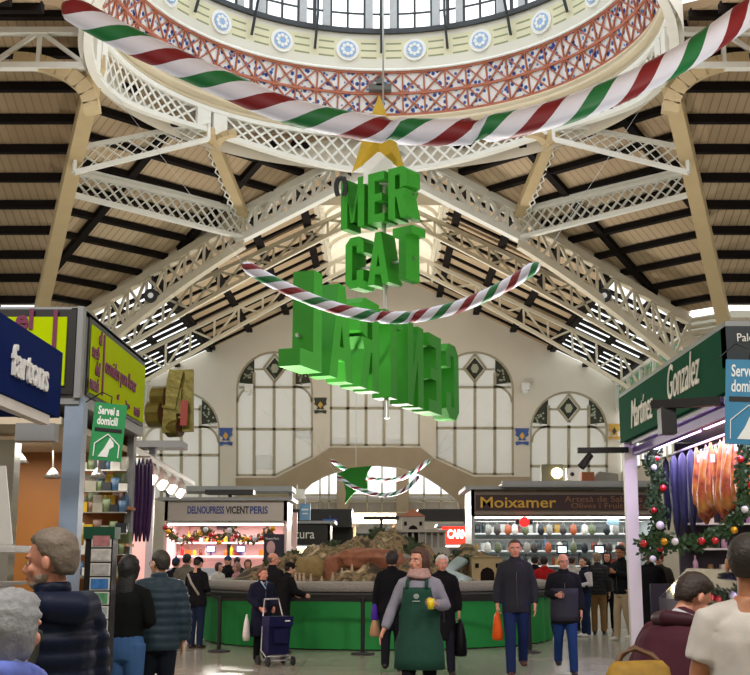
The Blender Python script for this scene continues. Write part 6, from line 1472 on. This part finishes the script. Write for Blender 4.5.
T_ = person('person in a white t-shirt with short dark hair seen from behind at the right edge', 750, 4.6, 534, yaw=172, head=-16, hair=('crop', '#241c16'), sk='tan', top=('tshirt', '#c2bdb6'), vox=.012, fat=1.2, arms=('front', 'front'))
Mn = person('dark haired person in a maroon coat bending towards the meat counter with a mustard bag', 655, 5.7, h=1.56, yaw=125, head=-12, nod=22, lean=24, hair=('thick', '#2a1a12'), sk='rosy', top=('coat', '#44202b'), vox=.013, fat=1.4, arms=('front', 'down'))
hood(Mn, '#3c1d26', .6)
m = MB(); U, Z = Mn['U'], Mn['Z']; m.tube([U(Z(-.09, .03, 1.47)), U(Z(0, .09, 1.49)), U(Z(.09, .03, 1.47)), U(Z(.04, -.08, 1.42)), U(Z(-.05, -.08, 1.42))], .032, 10, ref=(0, 0, 1)); Mn['part'](solid(m, .012, 2), 'collar', [fab('pale grey collar', '#b4b4ba')])
c = at(638, 694, 5.25); yb_ = empty('shoulder_bag', (c.x, c.y, c.z-.22), R(15), 'mustard and brown patterned shoulder bag on the side of the person in maroon', 'bag')
m = MB(); m.tube([(0, 0, 0), (0, 0, .05), (0, 0, .22), (0, 0, .33), (0, 0, .36)], [(.15, .07), (.17, .1), (.17, .09), (.15, .06), (.12, .02)], 18, ref=(1, 0, 0))
for i, v in enumerate(m.v): m.v[i] = v+V((noise.noise(v*8), noise.noise(v*8+V((5, 0, 0))), 0))*.03
m.build('bag_body', [mat('mustard patterned fabric', '#8f6d1c', .7, var=.85, scale=11)], yb_, False, fix=False)
m = MB(); m.tube([(-.1, 0, .34), (-.05, .05, .38), (.03, .08, .41), (.1, .05, .38), (.12, 0, .34)], .014, 8); m.build('strap', [mat('brown leather', '#5a3a1c', .5)], yb_, False)
# --- middle left couple
Cc = person('person with long black hair in a dark sweater and blue jeans seen from behind', 129, 10.2, 556, yaw=172, head=0, hair=('long', '#0d0b0b'), top=('sweater', '#0a0d0c'), hem=1.0, bottom='#3d5f8c', arms=('front', 'down'), vox=.014, fat=1.05)
Dd = person('person with glasses in a grey blue padded jacket beside the long haired person', 160, 10.7, 551, yaw=-165, head=32, hair=('short', '#2b2620'), sk='fair', top=('puffer', '#2c3c46'), hem=.82, bottom='#151a24', vox=.014, fat=1.08)
glasses(Dd)
# --- left group
E_ = person('person in a black coat and cap with a pale strap left of the platform', 198, 21.6, 557, yaw=150, hair=('short', '#22201e'), top=('jacket', '#15151a'), hem=.80, bottom='#1d2a44', arms=('front', 'front'), fat=1.2, cap=('cap', '#101014'), shoe='#3a281c', nod=12)
m = MB(); U, Z = E_['U'], E_['Z']; m.tube([U(Z(.14, .13, 1.42)), U(Z(.02, .165, 1.25)), U(Z(-.15, .13, 1.02))], [(.025, .012)]*3, 8); E_['part'](m, 'strap', [mat('pale strap', '#a8a498', .7)])
person('person in a grey beige coat standing behind the person in the black cap', 187, 23.0, 554, yaw=165, hair=('short', '#1c1c20'), top=('coat', '#6d6c62'), bottom='#14161c', fat=1.1)
person('person in dark clothes with a blue cap at the back of the left group', 176, 24.4, 558, yaw=170, hair=('short', '#222222'), top=('jacket', '#15171c'), bottom='#14161c', cap=('beanie', '#1d3a5c'))
person('person in a pale coat with brown hair beyond the left side of the platform', 219, 27.9, 563, yaw=60, hair=('bob', '#2e1c16'), top=('coat', '#b9b4ae'), bottom='#2a2a30')
person('person in a blue cap and black coat left of the pink hat', 228, 28.8, 556, yaw=-20, hair=('short', '#222222'), top=('coat', '#121318'), bottom='#16181e', cap=('beanie', '#1c3c5c'))
person('person in a pink coat and pink hat beyond the platform', 237, 28.2, 563, yaw=-60, hair=('bob', '#8a6a5c'), top=('coat', '#a07478'), bottom='#30262a', cap=('beanie', '#b8868a'))
person('person in a teal coat with reddish brown hair beyond the platform', 248, 28.4, 560, yaw=0, hair=('bob', '#4a2a1c'), sk='rosy', top=('coat', '#243a44'), bottom='#1a1c20')
person('person in black with dark hair far behind the pink hat', 242, 30.0-.6, 557, yaw=160, hair=('short', '#0f0f12'), top=('coat', '#101014'), bottom='#101014', dx=-.12)
# --- trolley and its owner
I_ = person('short haired older person in a long navy coat pushing the trolley', 263, 18.7, 568, yaw=30, head=20, hair=('curly', '#5c4130'), sk='rosy', top=('coat', '#12162a'), bottom='#101218', arms=('push', 'push'), fat=1.15)
m = MB(); U, Z = I_['U'], I_['Z']; m.tube([U(Z(-.06, -.07, 1.50)), U(Z(0, -.15, 1.36)), U(Z(.06, -.07, 1.50))], [(.018, .012)]*3, 8); I_['part'](m, 'collar', [fab('pale blue collar', '#8fb0cc')])
# yaw helper: trolley stands in front of her hands
hx = (world_pt(I_, I_['J']['wri', 1])+world_pt(I_, I_['J']['wri', -1]))/2
tr = empty('shopping_trolley', (hx.x+.16, hx.y-.30, 0), R(30), 'navy wheeled shopping trolley in front of the older person', 'trolley')
nav = fab('navy trolley nylon', '#1a1c44', rough=.5)
m = MB(); m.prism([(-.17, .16), (.17, .16), (.19, .66), (.17, .70), (-.17, .70), (-.19, .66)], lambda u_, v_, d_: V((u_, -.12+d_-.12*(v_-.2), v_)), 0, .24); m.build('bag_body', [nav], tr, False)
m = MB(); m.prism([(-.2, .58), (.2, .58), (.2, .73), (-.2, .73)], lambda u_, v_, d_: V((u_, -.155+d_-.12*(v_-.2), v_)), 0, .27); m.build('flap', [nav], tr, False)
m = MB(); m.box((.10, -.22, .665), (.08, .012, .018)); m.build('badge', [white_m], tr, False)
m = MB(); m.box((0, -.168-.02, .44), (.22, .05, .2)); m.build('pocket', [nav], tr, False)
alu = mat('pale aluminium tube', '#b8b8bc', .35, metal=.7)
m = MB()
for s in (-1, 1): m.tube([(s*.19, -.14, .10), (s*.19, .10, .22), (s*.17, .1, .7), (s*.12, .16, .98)], .010, 8); m.tube([(s*.19, -.2, .08), (s*.19, .16, .08)], .010, 8)
m.tube([(-.12, .16, .98), (.12, .16, .98)], .014, 8); m.tube([(-.2, -.2, .08), (.2, -.2, .08)], .01, 8); m.tube([(-.2, .16, .08), (.2, .16, .08)], .01, 8); m.tube([(-.19, -.14, .14), (.19, -.14, .14)], .01, 8); m.build('frame', [alu], tr, False)
for s in (-1, 1):
    for y in (-.2, .16): m = MB(); m.cyl((s*.21-.015, y, .07), (s*.21+.015, y, .07), .07, 18); m.build('wheel', [black_m], tr, False)
c = world_pt(I_, (-.27, -.02, .62)); m = MB(); m.tube([c+V((0, 0, -.28)), c+V((0, 0, -.2)), c, c+V((0, 0, .12))], [(.05, .09), (.06, .11), (.04, .07), (.01, .02)], 12); tag(m.build('carrier_bag', [fab('white plastic', '#d6d4ce', rough=.3)]), 'small white carrier bag hanging behind the older person in navy', 'bag')
# --- leaning pair at the platform
person('bald person in a dark coat standing by the platform rim behind the trolley owner', 273, 20.65, 553, yaw=150, head=-50, hair=('bald', '#6a5a50'), sk='rosy', top=('jacket', '#16161a'), bottom='#15161c')
person('person in a black cap leaning over the platform rim and reaching right', 282, 20.45, 561, yaw=120, head=-10, lean=14, hair=('short', '#1a1a1c'), top=('coat', '#0f0f12'), bottom='#101014', arms=('reach', 'reach'), cap=('cap', '#0e0e10'), fat=1.1)
# --- centre
K_ = person('dark haired person in black walking away with a purple and a beige bag', 392, 17.3, 552, yaw=176, hair=('curly', '#221a16'), top=('jacket', '#0c0e14'), hem=.82, bottom='#14161c', legs='step', arms=('down', 'bag'), fat=1.22, shoe='#1a1612')
bag_hang('bag', K_, 1, '#4a2c9c', 'purple bag carried by the dark haired person walking away', 'bag', .24, .32, .1, drop=-.25)
bag_hang('bag', K_, 1, '#b08a68', 'beige bag hanging below the purple bag', 'bag', .26, .28, .12, drop=.02)
Lw = person('person in a green apron, lilac sweater and pink scarf holding a yellow cup', 419, 11.7, 549, yaw=-12, head=-32, hair=('bob', '#4e3226'), sk='rosy', top=('sweater', '#8c8a98'), hem=.9, bottom='#0e0e12', legs='walk', arms=('swing', 'cup'), fat=1.08, vox=.013)
U, Z, S = Lw['U'], Lw['Z'], Lw['S']
m = MB(); pts = [(z, a) for z, a in ((.55, .225), (.66, .222), (.80, .205), (.92, .192), (1.02, .172), (1.1, .165), (1.2, .13), (1.3, .11), (1.36, .1))]
vs = []; nn = 15
for z, a in pts:
    for j in range(nn):
        t = -1+2*j/(nn-1); ang = t*(1.75 if z < 1.12 else .95*a/.13*1.0); f_ = Lw['fat']
        rx, ry = (.165*f_+.034+(.03 if z < .9 else 0)+(.9-z)*.06*(z < .9)), (.118*f_+.034+(.025 if z < .9 else 0)+(.9-z)*.05*(z < .9))
        q = .006*noise.noise(V((t*4, z*6, 1)))
        vs.append(Z((rx+q)*sin(ang), -(ry+q)*cos(ang), z))
m.add(vs, [(i*nn+j, i*nn+j+1, (i+1)*nn+j+1, (i+1)*nn+j) for i in range(len(pts)-1) for j in range(nn-1)], 0, True)
apm = fab('bottle green apron', '#24483c'); ap = m.build('apron', [apm], Lw['root'], False, fix=False)
sm_ = ap.modifiers.new('thick', 'SOLIDIFY'); sm_.thickness = .006
m = MB(); a_ = Z(0, -.172, 1.27); m.sph(a_, .03, 12, 0, (1, .15, .9)); m.box(a_-V((0, 0, .045)), (.075, .006, .012)); m.build('emblem', [mat('grey print', '#8a9a92', .6)], ap, False)
for s in (-1, 1): m = MB(); m.tube([Z(s*.10, -.15, 1.35), Z(s*.10, -.12, 1.42), Z(s*.075, -.02, 1.50)], [(.018, .006)]*3, 8); m.build('apron_strap', [apm], ap, False)
m = MB(); rs_ = []
for k in range(3):
    z = 1.47+.028*k; r_ = .105-.012*k; pts = [U(Z(r_*cos(t), .0+(r_*.95)*sin(t)-.012, z+.008*sin(2*t+k))) for t in [2*pi*i/16 for i in range(17)]]; m.tube(pts, .026*S, 10, ref=(0, 0, 1))
Lw['part'](solid(m, .010, 1), 'scarf', [mat('pink knitted scarf', '#b08c88', .9, var=.3, scale=40, bump=.5)])
m = MB(); m.tube([(0, .10, .02), (0, .125, -.05), (.01, .11, -.14)], [.04, .04, .015], 12); m.v = [Lw['HM'] @ v for v in m.v]; Lw['part'](m, 'ponytail', [mat('hair #4e3226', '#4e3226')])
c = world_pt(Lw, Lw['J']['wri', 1]+V((-.02, -.11, .005))); m = MB(); m.lathe([(0, -.05), (.028, -.05), (.037, .05), (.034, .05), (.026, -.045), (0, -.045)], c, 18); tag(m.build('cup', [mat('bright yellow paper cup', '#e6cc1c', .4)]), 'bright yellow paper cup held by the person in the green apron', 'cup')
M_ = person('white haired person in a black coat walking towards the viewer behind the apron', 442, 17.0, 556, yaw=6, hair=('curly', '#d2cfcb'), sk='rosy', top=('coat', '#101014'), bottom='#1a1c26', arms=('down', 'bag'), legs='walk2')
bag_hang('bag', M_, 1, '#0c0c0e', 'black soft backpack carried by the white haired person', 'bag', .34, .50, .16, drop=.02)
N_ = person('tall person in a charcoal jacket and blue jeans with an orange bag', 515, 16.7, 540, yaw=0, head=-3, hair=('short', '#3a2a1e'), sk='rosy', top=('jacket', '#2a2b33'), hem=.80, bottom='#1b2a52', legs='walk', arms=('bag', 'down'), shoe='#4a2a20', vox=.014)
bag_hang('bag', N_, -1, '#d8581a', 'bright orange plastic bag carried by the tall person in charcoal', 'bag', .22, .38, .12, drop=.0)
O_ = person('person with glasses in a two tone dark jacket and jeans walking beside the tall one', 563, 16.9, 554, yaw=-4, head=10, hair=('bald', '#8a8078'), sk='rosy', top=('jacket', '#17181e'), hem=.72, bottom='#1f3a6c', legs='walk2', arms=('chest', 'down'), fat=1.15, shoe='#1c1a1a', vox=.014)
glasses(O_)
m = MB(); f_ = O_['fat']
pts = [.76, .85, .95, 1.05, 1.15, 1.24]; vs = []
for z in pts:
    for j in range(13): ang = -1.35+2.7*j/12; vs.append(O_['Z']((.165*f_+.03)*sin(ang), -(.113*f_*1.1+.032)*cos(ang), z))
m.add(vs, [(i*13+j, i*13+j+1, (i+1)*13+j+1, (i+1)*13+j) for i in range(5) for j in range(12)], 0, True); pp_ = m.build('chest_panel', [fab('slate panel', '#34353f')], O_['root'], False, fix=False)
s2 = pp_.modifiers.new('t', 'SOLIDIFY'); s2.thickness = .008
# --- right background
person('person in a red jacket between the tall person and the one with glasses', 544, 24.2, 556, yaw=170, hair=('short', '#1a1412'), top=('jacket', '#a01a1e'), bottom='#14161c')
person('person in black just left of the red jacket', 535, 25.2, 555, yaw=160, hair=('short', '#141212'), top=('coat', '#121216'), bottom='#14161c')
R_ = person('person with a dark ponytail in a navy vest over a white top facing left', 584, 24.8, 557, yaw=-75, hair=('pony', '#1c1412'), sk='fair', top=('jacket', '#161c2e'), hem=.85, bottom='#1c2c4c', shoe='#d8d6d2', arms=('front', 'front'))
m = MB(); J = R_['J']
for s in (-1, 1): m.tube([J['sho', s], J['elb', s], J['wri', s]], [.092, .072, .055], 12)
R_['part'](solid(m, .016, 2), 'sleeves', [fab('white sleeve', '#c8c8ce')])
person('person in a dark padded jacket and tan trousers seen from behind', 597, 25.6, 553, yaw=170, hair=('thick', '#8a7864'), top=('puffer', '#26282c'), hem=.85, bottom='#7a5f3c')
person('dark haired person in black just left of the phone user', 607, 26.6, 552, yaw=-10, hair=('bob', '#1c1412'), sk='rosy', top=('jacket', '#17181c'), bottom='#101014', fat=1.0)
Uu = person('young person in a black jacket and beige trousers looking at a phone', 621, 23.6, 546, yaw=-55, nod=14, hair=('thick', '#14100e'), sk='tan', top=('jacket', '#101216'), hem=.85, bottom='#a8977c', arms=('phone', 'phone'), legs='step', shoe='#d0cec8')
c = world_pt(Uu, (Uu['J']['wri', 1]+Uu['J']['wri', -1])/2+V((0, -.1, .03))); m = MB(); m.box(c, (.075, .012, .15), rz=R(-55)); tag(m.build('phone', [black_m]), 'black phone held by the young person in beige trousers', 'phone')
person('bald person in a black coat just right of the white corner post', 649, 20.6, 550, yaw=165, hair=('bald', '#7a6a60'), sk='rosy', top=('coat', '#0f1014'), bottom='#14161c', fat=1.15)
person('person in a red brown beanie behind the bald person at the right', 659, 22.0, 553, yaw=-30, hair=('short', '#2a1c18'), sk='rosy', top=('coat', '#3a3432'), bottom='#14161c', cap=('beanie', '#7a2c2c'))
for px_, y_, Y_, c_, yw, lb in ((478, 569, 27.2, '#2a2c34', 160, 'dark coated shopper left of the tall person in charcoal'), (572, 556, 26.8, '#b0aca4', 150, 'shopper in a pale coat seen between the glasses wearer and the ponytail'), (300, 575, 30.5, '#3a3a44', 20, 'shopper glimpsed beyond the left slope of the nativity mountain')):
    person('distant ' + lb.split('|')[0], px_, Y_, y_, yaw=yw, hair=('short', '#2a2018'), top=('coat', c_), bottom='#1a1c22')
